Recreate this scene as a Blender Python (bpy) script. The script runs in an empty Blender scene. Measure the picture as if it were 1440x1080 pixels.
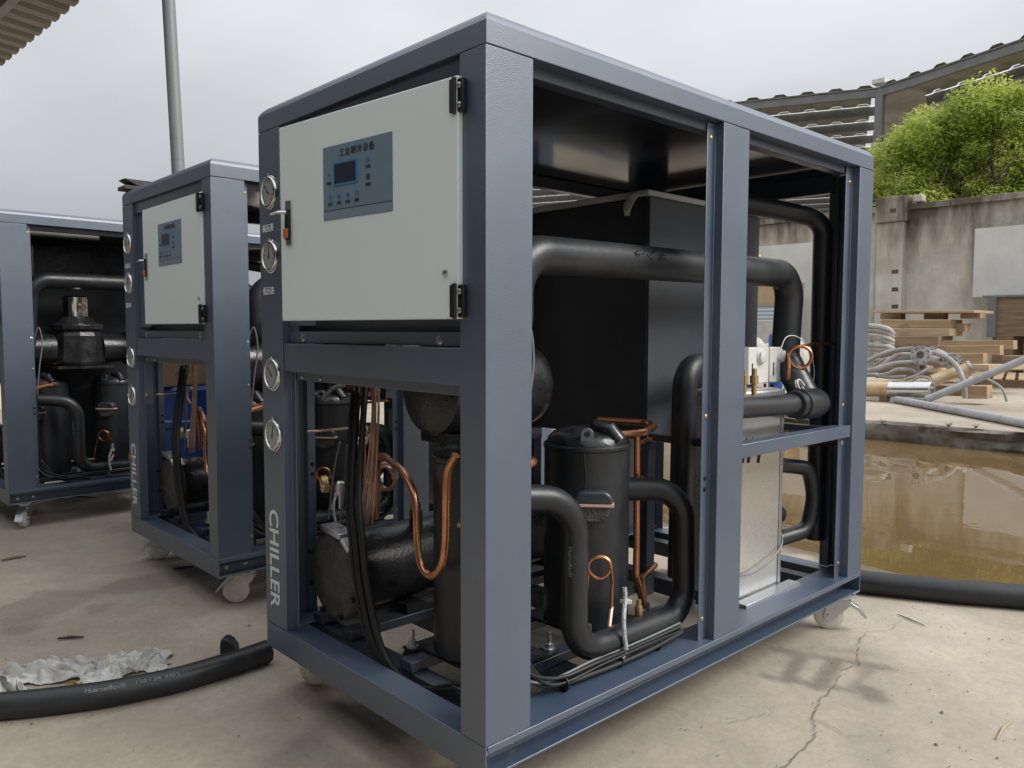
import bpy, bmesh, math, random
import numpy as np
from mathutils import Vector, Matrix
random.seed(7); rng = np.random.default_rng(7)
S = bpy.context.scene
COL = S.collection
R = math.radians

# ------------------------------------------------------------------ camera
ZB = 0.21                                   # height of the post feet above the yard
CAM = np.array([-1.02619, -1.17787, 0.84891 + ZB]); YAW, PITCH, ROLL, FPX = 0.820826, 0.066690, 0.0028322, 1114.67
def cam_axes():
    cy, sy, cp, sp = math.cos(YAW), math.sin(YAW), math.cos(PITCH), math.sin(PITCH)
    f = np.array([cy*cp, sy*cp, -sp]); r = np.array([sy, -cy, 0.0]); u = np.cross(r, f)
    cr, sr = math.cos(ROLL), math.sin(ROLL)
    return cr*r + sr*u, -sr*r + cr*u, f
AR, AU, AF = cam_axes()
cd = bpy.data.cameras.new('camera'); co = bpy.data.objects.new('camera', cd); COL.objects.link(co)
cd.sensor_width = 36; cd.lens = 36*FPX/1440; cd.clip_start = 0.05; cd.clip_end = 2000
co.matrix_world = Matrix(((AR[0], AU[0], -AF[0], CAM[0]), (AR[1], AU[1], -AF[1], CAM[1]), (AR[2], AU[2], -AF[2], CAM[2]), (0, 0, 0, 1)))
S.camera = co
def meas(u, v, axis, val):
    """survey helper: the point of the photographed ray on the plane axis = val (z above the yard)"""
    d = AF + AR*(u-720)/FPX - AU*(v-540)/FPX
    return CAM + d*((val-CAM[axis])/d[axis])
def far(u, v, t): return CAM + t*(AF + AR*(u-720)/FPX - AU*(v-540)/FPX)

# ------------------------------------------------------------------ world, sun, exposure
SUN_EL, SUN_AZ = R(42), math.atan2(0.50, -0.86)
w = bpy.data.worlds.new('World'); S.world = w; w.use_nodes = True
nt = w.node_tree; nt.nodes.clear()
N = lambda t: nt.nodes.new(t)
out = N('ShaderNodeOutputWorld'); bg = N('ShaderNodeBackground'); sky = N('ShaderNodeTexSky')
sky.sky_type = 'NISHITA'; sky.sun_disc = False; sky.sun_elevation = SUN_EL; sky.sun_rotation = SUN_AZ
sky.air_density = 1.0; sky.dust_density = 4.0
hs = N('ShaderNodeHueSaturation'); hs.inputs['Saturation'].default_value = 0.10
tc = N('ShaderNodeTexCoord'); mp = N('ShaderNodeMapping'); mp.inputs['Scale'].default_value = (1, 1, 2.2); mp.inputs['Location'].default_value = (3.277, -0.908, 0.496)
nz = N('ShaderNodeTexNoise'); nz.inputs['Scale'].default_value = 1.5; nz.inputs['Detail'].default_value = 4; nz.inputs['Roughness'].default_value = 0.45
rp = N('ShaderNodeValToRGB'); rp.color_ramp.elements[0].position = 0.33; rp.color_ramp.elements[1].position = 0.70
rp.color_ramp.elements[0].color = (0.60, 0.63, 0.66, 1); rp.color_ramp.elements[1].color = (1.0, 1.0, 1.0, 1)
# an overcast deck: the clear sky's light evened out by cloud
mixc = N('ShaderNodeMix'); mixc.data_type = 'RGBA'; mixc.inputs['Factor'].default_value = 0.80
mixc.inputs['B'].default_value = (7.4, 7.5, 7.75, 1)
mul = N('ShaderNodeMix'); mul.data_type = 'RGBA'; mul.blend_type = 'MULTIPLY'; mul.inputs['Factor'].default_value = 0.85
lk = nt.links.new
lk(sky.outputs[0], hs.inputs['Color']); lk(hs.outputs[0], mixc.inputs['A'])
lk(tc.outputs['Generated'], mp.inputs[0]); lk(mp.outputs[0], nz.inputs[0]); lk(nz.outputs['Fac'], rp.inputs[0])
lk(mixc.outputs['Result'], mul.inputs['A']); lk(rp.outputs[0], mul.inputs['B'])
# overcast luminance law: the zenith is about three times as bright as the horizon
sx = N('ShaderNodeSeparateXYZ'); lk(tc.outputs['Generated'], sx.inputs[0])
gr_ = N('ShaderNodeMapRange'); gr_.inputs['To Min'].default_value = 0.47; gr_.inputs['To Max'].default_value = 1.75; lk(sx.outputs['Z'], gr_.inputs[0])
mg = N('ShaderNodeMix'); mg.data_type = 'RGBA'; mg.blend_type = 'MULTIPLY'; mg.inputs['Factor'].default_value = 1.0
lk(mul.outputs['Result'], mg.inputs['A']); lk(gr_.outputs[0], mg.inputs['B'])
lk(mg.outputs['Result'], bg.inputs[0]); bg.inputs[1].default_value = 0.08
lk(bg.outputs[0], out.inputs[0])
sl = bpy.data.lights.new('sun', 'SUN'); sl.energy = 1.5; sl.angle = R(25); sl.color = (1, 0.965, 0.91)
so = bpy.data.objects.new('sun', sl); COL.objects.link(so)
sd = Vector((math.sin(SUN_AZ)*math.cos(SUN_EL), math.cos(SUN_AZ)*math.cos(SUN_EL), math.sin(SUN_EL)))
so.rotation_euler = sd.to_track_quat('Z', 'Y').to_euler(); so.location = (4, -6, 9)
S.view_settings.view_transform = 'Standard'; S.view_settings.look = 'None'
S.view_settings.exposure = 0.95; S.view_settings.gamma = 1.0; S.view_settings.use_curve_mapping = False

# ------------------------------------------------------------------ materials
MATS = {}
def mat(name, c, rough=0.5, metal=0.0, c2=None, scale=8.0, detail=5.0, lo=0.35, hi=0.65, bump=0.0, bscale=None, rvar=0.0,
        coat=0.0, stretch=(1, 1, 1), spec=0.5, extra=None, ior=1.5, c3=None, s3=60.0, coord='Object'):
    m = bpy.data.materials.new(name); m.use_nodes = True; t = m.node_tree; b = t.nodes['Principled BSDF']
    b.inputs['Roughness'].default_value = rough; b.inputs['Metallic'].default_value = metal
    b.inputs['Base Color'].default_value = (*c, 1); b.inputs['Coat Weight'].default_value = coat
    b.inputs['Specular IOR Level'].default_value = spec; b.inputs['IOR'].default_value = ior
    n = lambda k: t.nodes.new(k); L = t.links.new
    co_ = n('ShaderNodeTexCoord'); mpn = n('ShaderNodeMapping'); mpn.inputs['Scale'].default_value = stretch
    L(co_.outputs[coord], mpn.inputs[0])
    col = None
    if c2 is not None or rvar:
        no = n('ShaderNodeTexNoise'); no.inputs['Scale'].default_value = scale; no.inputs['Detail'].default_value = detail; no.inputs['Roughness'].default_value = 0.62
        L(mpn.outputs[0], no.inputs[0])
    if c2 is not None:
        r_ = n('ShaderNodeValToRGB'); e = r_.color_ramp.elements
        e[0].position = lo; e[1].position = hi; e[0].color = (*c, 1); e[1].color = (*c2, 1)
        L(no.outputs['Fac'], r_.inputs[0]); col = r_.outputs[0]
        if c3 is not None:
            n3 = n('ShaderNodeTexNoise'); n3.inputs['Scale'].default_value = s3; n3.inputs['Detail'].default_value = 3
            L(co_.outputs[coord], n3.inputs[0])
            r3 = n('ShaderNodeValToRGB'); r3.color_ramp.elements[0].position = 0.56; r3.color_ramp.elements[1].position = 0.72
            L(n3.outputs['Fac'], r3.inputs[0])
            mx = n('ShaderNodeMix'); mx.data_type = 'RGBA'; mx.inputs['B'].default_value = (*c3, 1)
            L(r3.outputs[0], mx.inputs['Factor']); L(col, mx.inputs['A']); col = mx.outputs['Result']
        L(col, b.inputs['Base Color'])
    if rvar:
        mr = n('ShaderNodeMapRange'); mr.inputs['To Min'].default_value = max(0.02, rough-rvar); mr.inputs['To Max'].default_value = min(1, rough+rvar)
        mr.inputs['From Min'].default_value = 0.3; mr.inputs['From Max'].default_value = 0.7
        L(no.outputs['Fac'], mr.inputs[0]); L(mr.outputs[0], b.inputs['Roughness'])
    if bump:
        nb = n('ShaderNodeTexNoise'); nb.inputs['Scale'].default_value = bscale or scale*6; nb.inputs['Detail'].default_value = 4
        L(mpn.outputs[0], nb.inputs[0]); bp = n('ShaderNodeBump'); bp.inputs['Strength'].default_value = bump; bp.inputs['Distance'].default_value = 0.01
        L(nb.outputs['Fac'], bp.inputs['Height']); L(bp.outputs[0], b.inputs['Normal'])
    MATS[name] = m
    if extra: extra(m, t, b, n, L, co_, col)
    return m

mat('paint', (0.031, 0.056, 0.098), 0.43, c2=(0.038, 0.065, 0.111), scale=2.5, bump=0.12, bscale=380, rvar=0.07, ior=2.25, c3=(0.046, 0.072, 0.118), s3=6)
mat('paint_dark', (0.030, 0.037, 0.052), 0.30, c2=(0.038, 0.046, 0.062), scale=2, bump=0.06, bscale=300, rvar=0.06)
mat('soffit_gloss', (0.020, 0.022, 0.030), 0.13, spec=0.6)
mat('door_white', (0.76, 0.845, 0.845), 0.33, c2=(0.74, 0.825, 0.825), scale=1.3, bump=0.05, bscale=350, rvar=0.04)
mat('sticker', (0.150, 0.215, 0.275), 0.40, c2=(0.165, 0.235, 0.30), scale=6)
mat('sticker_light', (0.19, 0.255, 0.31), 0.4)
mat('screen_frame', (0.05, 0.20, 0.42), 0.35)
mat('screen', (0.035, 0.042, 0.060), 0.15)
mat('ink_dark', (0.03, 0.04, 0.06), 0.6)
mat('ink_blue', (0.03, 0.16, 0.36), 0.5)
mat('ink_white', (0.74, 0.76, 0.78), 0.55)
mat('ink_grey', (0.42, 0.44, 0.46), 0.6, c2=(0.26, 0.28, 0.30), scale=120)
mat('foam', (0.012, 0.0135, 0.016), 0.41, c2=(0.024, 0.026, 0.030), scale=7, lo=0.42, hi=0.75, bump=0.07, bscale=60, rvar=0.10)
mat('foam_lit', (0.021, 0.023, 0.026), 0.40, c2=(0.040, 0.042, 0.046), scale=5, lo=0.40, hi=0.78, bump=0.08, bscale=40, rvar=0.10)  # paler copy of foam; light along the top pipe put into its colour
mat('board_black', (0.012, 0.014, 0.018), 0.55, c2=(0.022, 0.025, 0.031), scale=5, bump=0.08, bscale=90)
mat('board_lit', (0.052, 0.058, 0.070), 0.6, c2=(0.064, 0.071, 0.084), scale=4, bump=0.10, bscale=120)  # lighter copy of the black board for the tank's lit face
mat('lid_grey', (0.42, 0.43, 0.47), 0.45, c2=(0.34, 0.35, 0.39), scale=5)
mat('iron_black', (0.012, 0.0125, 0.014), 0.32, c2=(0.028, 0.028, 0.03), scale=14, lo=0.45, hi=0.7, bump=0.14, bscale=110, rvar=0.12)
mat('iron_rough', (0.040, 0.038, 0.037), 0.72, c2=(0.085, 0.080, 0.076), scale=22, bump=0.5, bscale=150)
mat('cable', (0.012, 0.012, 0.013), 0.48, spec=0.35)
mat('cable_grey', (0.16, 0.165, 0.17), 0.5)
mat('copper', (0.60, 0.27, 0.145), 0.30, 0.92, c2=(0.44, 0.19, 0.10), scale=14, rvar=0.12)
mat('copper_pale', (0.62, 0.44, 0.36), 0.38, 0.7, c2=(0.50, 0.33, 0.26), scale=30)
mat('brass', (0.56, 0.42, 0.20), 0.40, 0.8, c2=(0.42, 0.29, 0.13), scale=30)
mat('chrome', (0.62, 0.62, 0.60), 0.16, 1.0, rvar=0.06, scale=30)
mat('zinc', (0.58, 0.60, 0.62), 0.32, 0.9, c2=(0.48, 0.50, 0.52), scale=40, rvar=0.1)
mat('steel_sheet', (0.82, 0.81, 0.78), 0.25, 0.85, c2=(0.68, 0.67, 0.65), scale=3, bump=0.45, bscale=3.2, rvar=0.08)
mat('dial', (0.30, 0.31, 0.31), 0.2)
mat('caster_white', (0.70, 0.68, 0.61), 0.5, c2=(0.56, 0.53, 0.46), scale=18)
mat('plastic_white', (0.62, 0.62, 0.58), 0.4)
mat('plastic_clear', (0.60, 0.61, 0.60), 0.25)
mat('plastic_orange', (0.55, 0.13, 0.02), 0.35)
mat('plastic_black', (0.012, 0.012, 0.013), 0.35)
mat('plastic_blue', (0.012, 0.075, 0.32), 0.33, c2=(0.01, 0.05, 0.22), scale=4, rvar=0.1)
mat('tape_silver', (0.50, 0.51, 0.53), 0.45, c2=(0.32, 0.33, 0.35), scale=60, bump=0.6, bscale=120)
mat('terminal_label', (0.60, 0.40, 0.29), 0.5)
mat('steel_worn', (0.34, 0.34, 0.33), 0.45, 0.35, c2=(0.48, 0.47, 0.45), scale=9, bump=0.1, rvar=0.12, c3=(0.20, 0.13, 0.08), s3=14)
mat('pipe_grey', (0.40, 0.40, 0.41), 0.45, c2=(0.30, 0.30, 0.31), scale=6, rvar=0.1)
mat('hose_grey', (0.37, 0.34, 0.32), 0.6, c2=(0.26, 0.235, 0.22), scale=10, bump=0.3, bscale=90)
mat('pipe_tan', (0.48, 0.33, 0.16), 0.38, 0.25, c2=(0.62, 0.53, 0.38), scale=4, rvar=0.12)
mat('wood', (0.30, 0.195, 0.11), 0.8, c2=(0.46, 0.325, 0.20), scale=1.6, stretch=(14, 0.7, 14), bump=0.3, bscale=5, c3=(0.20, 0.14, 0.09), s3=2.5)
mat('wood_pale', (0.50, 0.385, 0.25), 0.8, c2=(0.38, 0.275, 0.165), scale=1.6, stretch=(14, 0.7, 14), bump=0.3, bscale=5, c3=(0.30, 0.23, 0.155), s3=2.5)
mat('wood_dark', (0.16, 0.105, 0.065), 0.8, c2=(0.28, 0.195, 0.12), scale=1.4, stretch=(10, 0.8, 10), bump=0.3, bscale=5)
mat('carton', (0.46, 0.32, 0.19), 0.8, c2=(0.40, 0.27, 0.155), scale=5)
mat('rag', (0.62, 0.62, 0.59), 0.6, c2=(0.36, 0.345, 0.32), scale=11, lo=0.35, hi=0.7)
mat('leaf_brown', (0.30, 0.17, 0.07), 0.8)
mat('steel_frame', (0.145, 0.150, 0.155), 0.6, c2=(0.20, 0.20, 0.20), scale=3, bump=0.1)
mat('steel_pole', (0.21, 0.215, 0.22), 0.45, c2=(0.165, 0.17, 0.175), scale=3, rvar=0.08, stretch=(1, 1, 0.3))
mat('sheet_roof', (0.42, 0.40, 0.36), 0.55, c2=(0.33, 0.31, 0.275), scale=0.9, bump=0.1, rvar=0.1)
mat('sheet_clear', (0.80, 0.80, 0.78), 0.5)
_t = MATS['sheet_clear'].node_tree; _tr = _t.nodes.new('ShaderNodeBsdfTranslucent'); _tr.inputs[0].default_value = (0.85, 0.85, 0.82, 1)
_t.links.new(_tr.outputs[0], _t.nodes['Material Output'].inputs[0])
mat('sheet_brown', (0.21, 0.185, 0.155), 0.6, c2=(0.16, 0.14, 0.115), scale=1.5)
mat('cream_wall', (0.60, 0.57, 0.49), 0.85, c2=(0.50, 0.47, 0.40), scale=1.1, bump=0.1)
mat('blocker_dark', (0.055, 0.056, 0.06), 0.85, c2=(0.04, 0.04, 0.044), scale=1.0)  # dark tone for the unseen wall that shades the chiller fronts
mat('white_board', (0.64, 0.64, 0.61), 0.7, c2=(0.56, 0.56, 0.53), scale=1.6, bump=0.08)
mat('bark', (0.10, 0.075, 0.05), 0.9, c2=(0.16, 0.125, 0.09), scale=12, bump=0.6, bscale=40)
mat('rubble', (0.52, 0.50, 0.46), 0.9, c2=(0.40, 0.38, 0.34), scale=6, bump=0.4, bscale=20)
mat('striped_blue', (0.25, 0.36, 0.48), 0.5)
mat('kerb_dark', (0.085, 0.074, 0.058), 0.9, c2=(0.26, 0.235, 0.19), scale=3.5, lo=0.42, hi=0.75, bump=0.8, bscale=14, c3=(0.05, 0.045, 0.035), s3=9)
mat('crack_dark', (0.13, 0.115, 0.095), 0.95)
mat('weed_dry', (0.13, 0.125, 0.05), 0.8)
mat('grit_brown', (0.17, 0.15, 0.125), 0.95)
mat('soil', (0.07, 0.06, 0.045), 0.95, c2=(0.13, 0.11, 0.085), scale=10, bump=0.8, bscale=30)

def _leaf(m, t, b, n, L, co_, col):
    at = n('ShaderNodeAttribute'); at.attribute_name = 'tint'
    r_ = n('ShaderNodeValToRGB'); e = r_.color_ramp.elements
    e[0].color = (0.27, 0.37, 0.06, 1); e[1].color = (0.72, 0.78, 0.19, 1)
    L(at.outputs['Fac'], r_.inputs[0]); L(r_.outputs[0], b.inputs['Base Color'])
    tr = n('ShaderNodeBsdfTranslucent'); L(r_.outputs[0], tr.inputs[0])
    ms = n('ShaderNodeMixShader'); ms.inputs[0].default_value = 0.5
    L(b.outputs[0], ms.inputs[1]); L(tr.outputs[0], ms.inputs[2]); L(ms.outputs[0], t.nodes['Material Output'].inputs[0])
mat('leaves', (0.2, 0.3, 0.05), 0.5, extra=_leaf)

def _ground(m, t, b, n, L, co_, col):
    # cast concrete: broad tonal drift, dusty film, dirt specks, scuffs; 'stain' = mapped oil and wet marks
    def ramp(src, p0, p1, c0, c1):
        r_ = n('ShaderNodeValToRGB'); r_.color_ramp.elements[0].position = p0; r_.color_ramp.elements[1].position = p1
        r_.color_ramp.elements[0].color = (*c0, 1); r_.color_ramp.elements[1].color = (*c1, 1); L(src, r_.inputs[0]); return r_.outputs[0]
    def noise(s, d=5, rgh=0.6, vec=None):
        q = n('ShaderNodeTexNoise'); q.inputs['Scale'].default_value = s; q.inputs['Detail'].default_value = d; q.inputs['Roughness'].default_value = rgh
        L(vec if vec is not None else co_.outputs['Object'], q.inputs[0]); return q.outputs['Fac']
    def mix(f, a, bcol, typ='MIX'):
        mx = n('ShaderNodeMix'); mx.data_type = 'RGBA'; mx.blend_type = typ
        if isinstance(f, float): mx.inputs['Factor'].default_value = f
        else: L(f, mx.inputs['Factor'])
        L(a, mx.inputs['A'])
        if isinstance(bcol, tuple): mx.inputs['B'].default_value = (*bcol, 1)
        else: L(bcol, mx.inputs['B'])
        return mx.outputs['Result']
    base = ramp(noise(0.8, 6), 0.34, 0.68, (0.325, 0.283, 0.226), (0.462, 0.408, 0.334))
    base = mix(0.55, base, ramp(noise(5.0, 6, 0.7), 0.3, 0.72, (0.70, 0.69, 0.68), (1.10, 1.09, 1.07)), 'MULTIPLY')
    base = mix(0.5, base, ramp(noise(38, 4, 0.7), 0.33, 0.7, (0.80, 0.79, 0.78), (1.10, 1.10, 1.10)), 'MULTIPLY')
    base = mix(ramp(noise(150, 2), 0.66, 0.74, (0, 0, 0), (0.55, 0.55, 0.55)), base, (0.15, 0.13, 0.11))
    base = mix(ramp(noise(95, 2), 0.70, 0.76, (0, 0, 0), (0.6, 0.6, 0.6)), base, (0.56, 0.52, 0.46))
    mpn = n('ShaderNodeMapping'); mpn.inputs['Scale'].default_value = (1.2, 9, 1); mpn.inputs['Rotation'].default_value = (0, 0, 0.7); L(co_.outputs['Object'], mpn.inputs[0])
    base = mix(ramp(noise(2.2, 5, 0.7, mpn.outputs[0]), 0.60, 0.78, (0, 0, 0), (0.5, 0.5, 0.5)), base, (0.25, 0.22, 0.185))
    at = n('ShaderNodeAttribute'); at.attribute_name = 'stain'
    base = mix(at.outputs['Fac'], base, (0.085, 0.082, 0.078))
    at2 = n('ShaderNodeAttribute'); at2.attribute_name = 'wet'
    base = mix(at2.outputs['Fac'], base, (0.120, 0.088, 0.052))
    L(base, b.inputs['Base Color'])
    rr = n('ShaderNodeMapRange'); rr.inputs['To Min'].default_value = 0.86; rr.inputs['To Max'].default_value = 0.35; L(at2.outputs['Fac'], rr.inputs[0]); L(rr.outputs[0], b.inputs['Roughness'])
    bp = n('ShaderNodeBump'); bp.inputs['Strength'].default_value = 0.35; bp.inputs['Distance'].default_value = 0.004
    L(noise(60, 6, 0.7), bp.inputs['Height']); L(bp.outputs[0], b.inputs['Normal'])
mat('concrete_yard', (0.38, 0.34, 0.28), 0.86, extra=_ground, spec=0.25)

def _wall(m, t, b, n, L, co_, col):
    # rain-streaked render: dark runs below the coping, pale middle, mould specks
    mpn = n('ShaderNodeMapping'); mpn.inputs['Scale'].default_value = (1, 1.0, 0.22); L(co_.outputs['Object'], mpn.inputs[0])
    st = n('ShaderNodeTexNoise'); st.inputs['Scale'].default_value = 1.5; st.inputs['Detail'].default_value = 6; st.inputs['Roughness'].default_value = 0.62; L(mpn.outputs[0], st.inputs[0])
    sx = n('ShaderNodeSeparateXYZ'); L(co_.outputs['Object'], sx.inputs[0])
    mr = n('ShaderNodeMapRange'); mr.inputs['From Min'].default_value = 2.2; mr.inputs['From Max'].default_value = 4.2
    mr.inputs['To Min'].default_value = -0.05; mr.inputs['To Max'].default_value = 0.34; L(sx.outputs['Z'], mr.inputs[0])
    ad = n('ShaderNodeMath'); ad.operation = 'ADD'; L(st.outputs['Fac'], ad.inputs[0]); L(mr.outputs[0], ad.inputs[1])
    r_ = n('ShaderNodeValToRGB'); e = r_.color_ramp.elements; e[0].position = 0.40; e[1].position = 0.86
    e[0].color = (0.66, 0.64, 0.59, 1); e[1].color = (0.13, 0.115, 0.095, 1)
    k = r_.color_ramp.elements.new(0.62); k.color = (0.50, 0.47, 0.41, 1)
    L(ad.outputs[0], r_.inputs[0])
    n2 = n('ShaderNodeTexNoise'); n2.inputs['Scale'].default_value = 1.3; n2.inputs['Detail'].default_value = 8; n2.inputs['Roughness'].default_value = 0.68; L(co_.outputs['Object'], n2.inputs[0])
    r2 = n('ShaderNodeValToRGB'); r2.color_ramp.elements[0].position = 0.3; r2.color_ramp.elements[1].position = 0.75
    r2.color_ramp.elements[0].color = (0.62, 0.60, 0.57, 1); r2.color_ramp.elements[1].color = (1.12, 1.10, 1.05, 1); L(n2.outputs['Fac'], r2.inputs[0])
    mx = n('ShaderNodeMix'); mx.data_type = 'RGBA'; mx.blend_type = 'MULTIPLY'; mx.inputs['Factor'].default_value = 0.8
    L(r_.outputs[0], mx.inputs['A']); L(r2.outputs[0], mx.inputs['B']); L(mx.outputs['Result'], b.inputs['Base Color'])
    bp = n('ShaderNodeBump'); bp.inputs['Strength'].default_value = 0.5; bp.inputs['Distance'].default_value = 0.02
    L(n2.outputs['Fac'], bp.inputs['Height']); L(bp.outputs[0], b.inputs['Normal'])
mat('wall_stained', (0.4, 0.38, 0.33), 0.9, extra=_wall, spec=0.2)

def _water(m, t, b, n, L, co_, col):
    nb = n('ShaderNodeTexNoise'); nb.inputs['Scale'].default_value = 5; nb.inputs['Detail'].default_value = 2; L(co_.outputs['Object'], nb.inputs[0])
    bp = n('ShaderNodeBump'); bp.inputs['Strength'].default_value = 0.035; bp.inputs['Distance'].default_value = 0.02
    L(nb.outputs['Fac'], bp.inputs['Height']); L(bp.outputs[0], b.inputs['Normal'])
    n2 = n('ShaderNodeTexNoise'); n2.inputs['Scale'].default_value = 0.9; n2.inputs['Detail'].default_value = 4; L(co_.outputs['Object'], n2.inputs[0])
    r_ = n('ShaderNodeValToRGB'); r_.color_ramp.elements[0].color = (0.125, 0.080, 0.034, 1); r_.color_ramp.elements[1].color = (0.19, 0.122, 0.055, 1)
    L(n2.outputs['Fac'], r_.inputs[0]); L(r_.outputs[0], b.inputs['Base Color'])
mat('muddy_water', (0.2, 0.13, 0.06), 0.02, extra=_water, ior=2.1, spec=0.5)

# ------------------------------------------------------------------ mesh builder
def fillet(pts, rad, n=7):
    """round the corners of a polyline"""
    P = [Vector(p) for p in pts]; o = [P[0]]
    for i in range(1, len(P)-1):
        a, b, c = P[i-1], P[i], P[i+1]; d1 = (a-b); d2 = (c-b); l1, l2 = d1.length, d2.length
        d1 /= l1; d2 /= l2
        ang = d1.angle(d2, math.pi)
        if ang > math.pi-0.03: o.append(b); continue
        rr = rad[i-1] if isinstance(rad, (list, tuple)) else rad
        k = min(rr/math.tan(ang/2), l1*0.49, l2*0.49); rr = k*math.tan(ang/2)
        cen = b + (d1+d2).normalized()*(rr/math.sin(ang/2)); p1 = b+d1*k; p2 = b+d2*k
        v1, v2 = p1-cen, p2-cen; th = v1.angle(v2)
        for j in range(n+1):
            f = j/n; o.append(cen + (v1*math.sin((1-f)*th) + v2*math.sin(f*th))/math.sin(th))
    o.append(P[-1]); return o
def spline(pts, n=8):
    P = [Vector(p) for p in pts]; Q = [P[0]*2-P[1]] + P + [P[-1]*2-P[-2]]; o = []
    for i in range(1, len(Q)-2):
        for j in range(n):
            t = j/n; a, b, c, d = Q[i-1], Q[i], Q[i+1], Q[i+2]
            o.append(0.5*((2*b) + (c-a)*t + (2*a-5*b+4*c-d)*t*t + (3*b-a-3*c+d)*t**3))
    o.append(P[-1]); return o
class MB:
    def __init__(s): s.v = []; s.f = []
    def add(s, vs, fs):
        o = len(s.v); s.v += [tuple(p) for p in vs]; s.f += [tuple(i+o for i in f) for f in fs]; return s
    def box(s, x0, y0, z0, x1, y1, z1):
        x0, x1 = min(x0, x1), max(x0, x1); y0, y1 = min(y0, y1), max(y0, y1); z0, z1 = min(z0, z1), max(z0, z1)
        return s.add([(x0,y0,z0),(x1,y0,z0),(x1,y1,z0),(x0,y1,z0),(x0,y0,z1),(x1,y0,z1),(x1,y1,z1),(x0,y1,z1)],
                     [(3,2,1,0),(4,5,6,7),(0,1,5,4),(1,2,6,5),(2,3,7,6),(3,0,4,7)])
    def obox(s, c, ax, ay, az):
        """box about c with half-axes vectors"""
        c, ax, ay, az = map(Vector, (c, ax, ay, az))
        if ax.cross(ay).dot(az) < 0: az = -az
        V = [c+ax*i+ay*j+az*k for k in (-1,1) for (i,j) in ((-1,-1),(1,-1),(1,1),(-1,1))]
        return s.add(V, [(3,2,1,0),(4,5,6,7),(0,1,5,4),(1,2,6,5),(2,3,7,6),(3,0,4,7)])
    def bar(s, p0, p1, w, h, up=(0,0,1)):
        p0, p1 = Vector(p0), Vector(p1); d = p1-p0; u = Vector(up); sd_ = d.cross(u).normalized(); u2 = sd_.cross(d).normalized()
        return s.obox((p0+p1)/2, d/2, sd_*w/2, u2*h/2)
    def tube(s, path, r, n=12, cap=True, hollow=0.0):
        P = [Vector(p) for p in path]; P = [p for i, p in enumerate(P) if i == 0 or (p-P[i-1]).length > 1e-6]
        T = [((P[min(i+1, len(P)-1)]-P[max(i-1, 0)])).normalized() for i in range(len(P))]
        a = T[0].orthogonal().normalized(); V = []; F = []
        rs = r if isinstance(r, (list, tuple)) else [r]*len(P)
        for i, p in enumerate(P):
            if i: a = (a - T[i]*a.dot(T[i])).normalized()
            b = T[i].cross(a)
            for j in range(n):
                q = 2*math.pi*j/n; V.append(p + (a*math.cos(q)+b*math.sin(q))*rs[min(i, len(rs)-1)])
        for i in range(len(P)-1):
            for j in range(n): F.append((i*n+j, i*n+(j+1) % n, (i+1)*n+(j+1) % n, (i+1)*n+j))
        if cap and not hollow: F.append(tuple(range(n-1, -1, -1))); F.append(tuple((len(P)-1)*n+j for j in range(n)))
        if hollow:
            for e, i, sg in ((0, 0, 1), (1, len(P)-1, -1)):
                k = len(V)
                for dd in (0, 1):
                    for j in range(n):
                        c_ = P[i]; o = V[i*n+j]; V.append(c_ + (o-c_)*hollow + T[i]*sg*dd*rs[0]*1.2)
                for j in range(n):
                    j2 = (j+1) % n
                    q1 = (i*n+j, k+j, k+j2, i*n+j2); q2 = (k+j, k+n+j, k+n+j2, k+j2)
                    F.append(q1 if e == 0 else q1[::-1]); F.append(q2 if e == 0 else q2[::-1])
                F.append(tuple(k+n+j for j in (range(n-1, -1, -1) if e == 0 else range(n))))
        return s.add(V, F)
    def cyl(s, p0, p1, r, n=16): return s.tube([p0, p1], r, n)
    def lathe(s, p0, d, prof, n=24):
        """prof: (distance along d, radius) list"""
        p0, d = Vector(p0), Vector(d).normalized(); a = d.orthogonal().normalized(); b = d.cross(a); V = []; F = []
        for (t, r) in prof:
            for j in range(n):
                q = 2*math.pi*j/n; V.append(p0+d*t+(a*math.cos(q)+b*math.sin(q))*max(r, 1e-4))
        for i in range(len(prof)-1):
            for j in range(n): F.append((i*n+j, i*n+(j+1) % n, (i+1)*n+(j+1) % n, (i+1)*n+j))
        F.append(tuple(range(n-1, -1, -1))); F.append(tuple((len(prof)-1)*n+j for j in range(n)))
        return s.add(V, F)
    def sheet(s, path, t, a0, a1, plane='xy'):
        """fold a strip of sheet metal of thickness t along a 2-D path (offset to its left), extruded a0..a1"""
        P = [Vector((*p, 0)) for p in path]; n_ = len(P); off = []
        for i in range(n_):
            d1 = (P[i]-P[i-1]).normalized() if i else None; d2 = (P[i+1]-P[i]).normalized() if i < n_-1 else None
            d1 = d1 or d2; d2 = d2 or d1
            n1, n2 = Vector((-d1.y, d1.x, 0)), Vector((-d2.y, d2.x, 0)); m = n1+n2
            off.append(P[i] + m*(t/max(0.3, m.dot(n1))))
        ring = [(p.x, p.y) for p in P] + [(p.x, p.y) for p in reversed(off)]
        mp_ = {'xy': lambda a, b, c: (a, b, c), 'xz': lambda a, b, c: (a, c, b), 'yz': lambda a, b, c: (c, a, b)}[plane]
        V = [mp_(a, b, a0) for a, b in ring] + [mp_(a, b, a1) for a, b in ring]; m = len(ring); F = []
        for i in range(m): F.append((i, (i+1) % m, (i+1) % m+m, i+m))
        for i in range(n_-1):
            q = (i, i+1, m-2-i, m-1-i); F.append(q[::-1]); F.append(tuple(k+m for k in q))
        return s.add(V, F)
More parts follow.
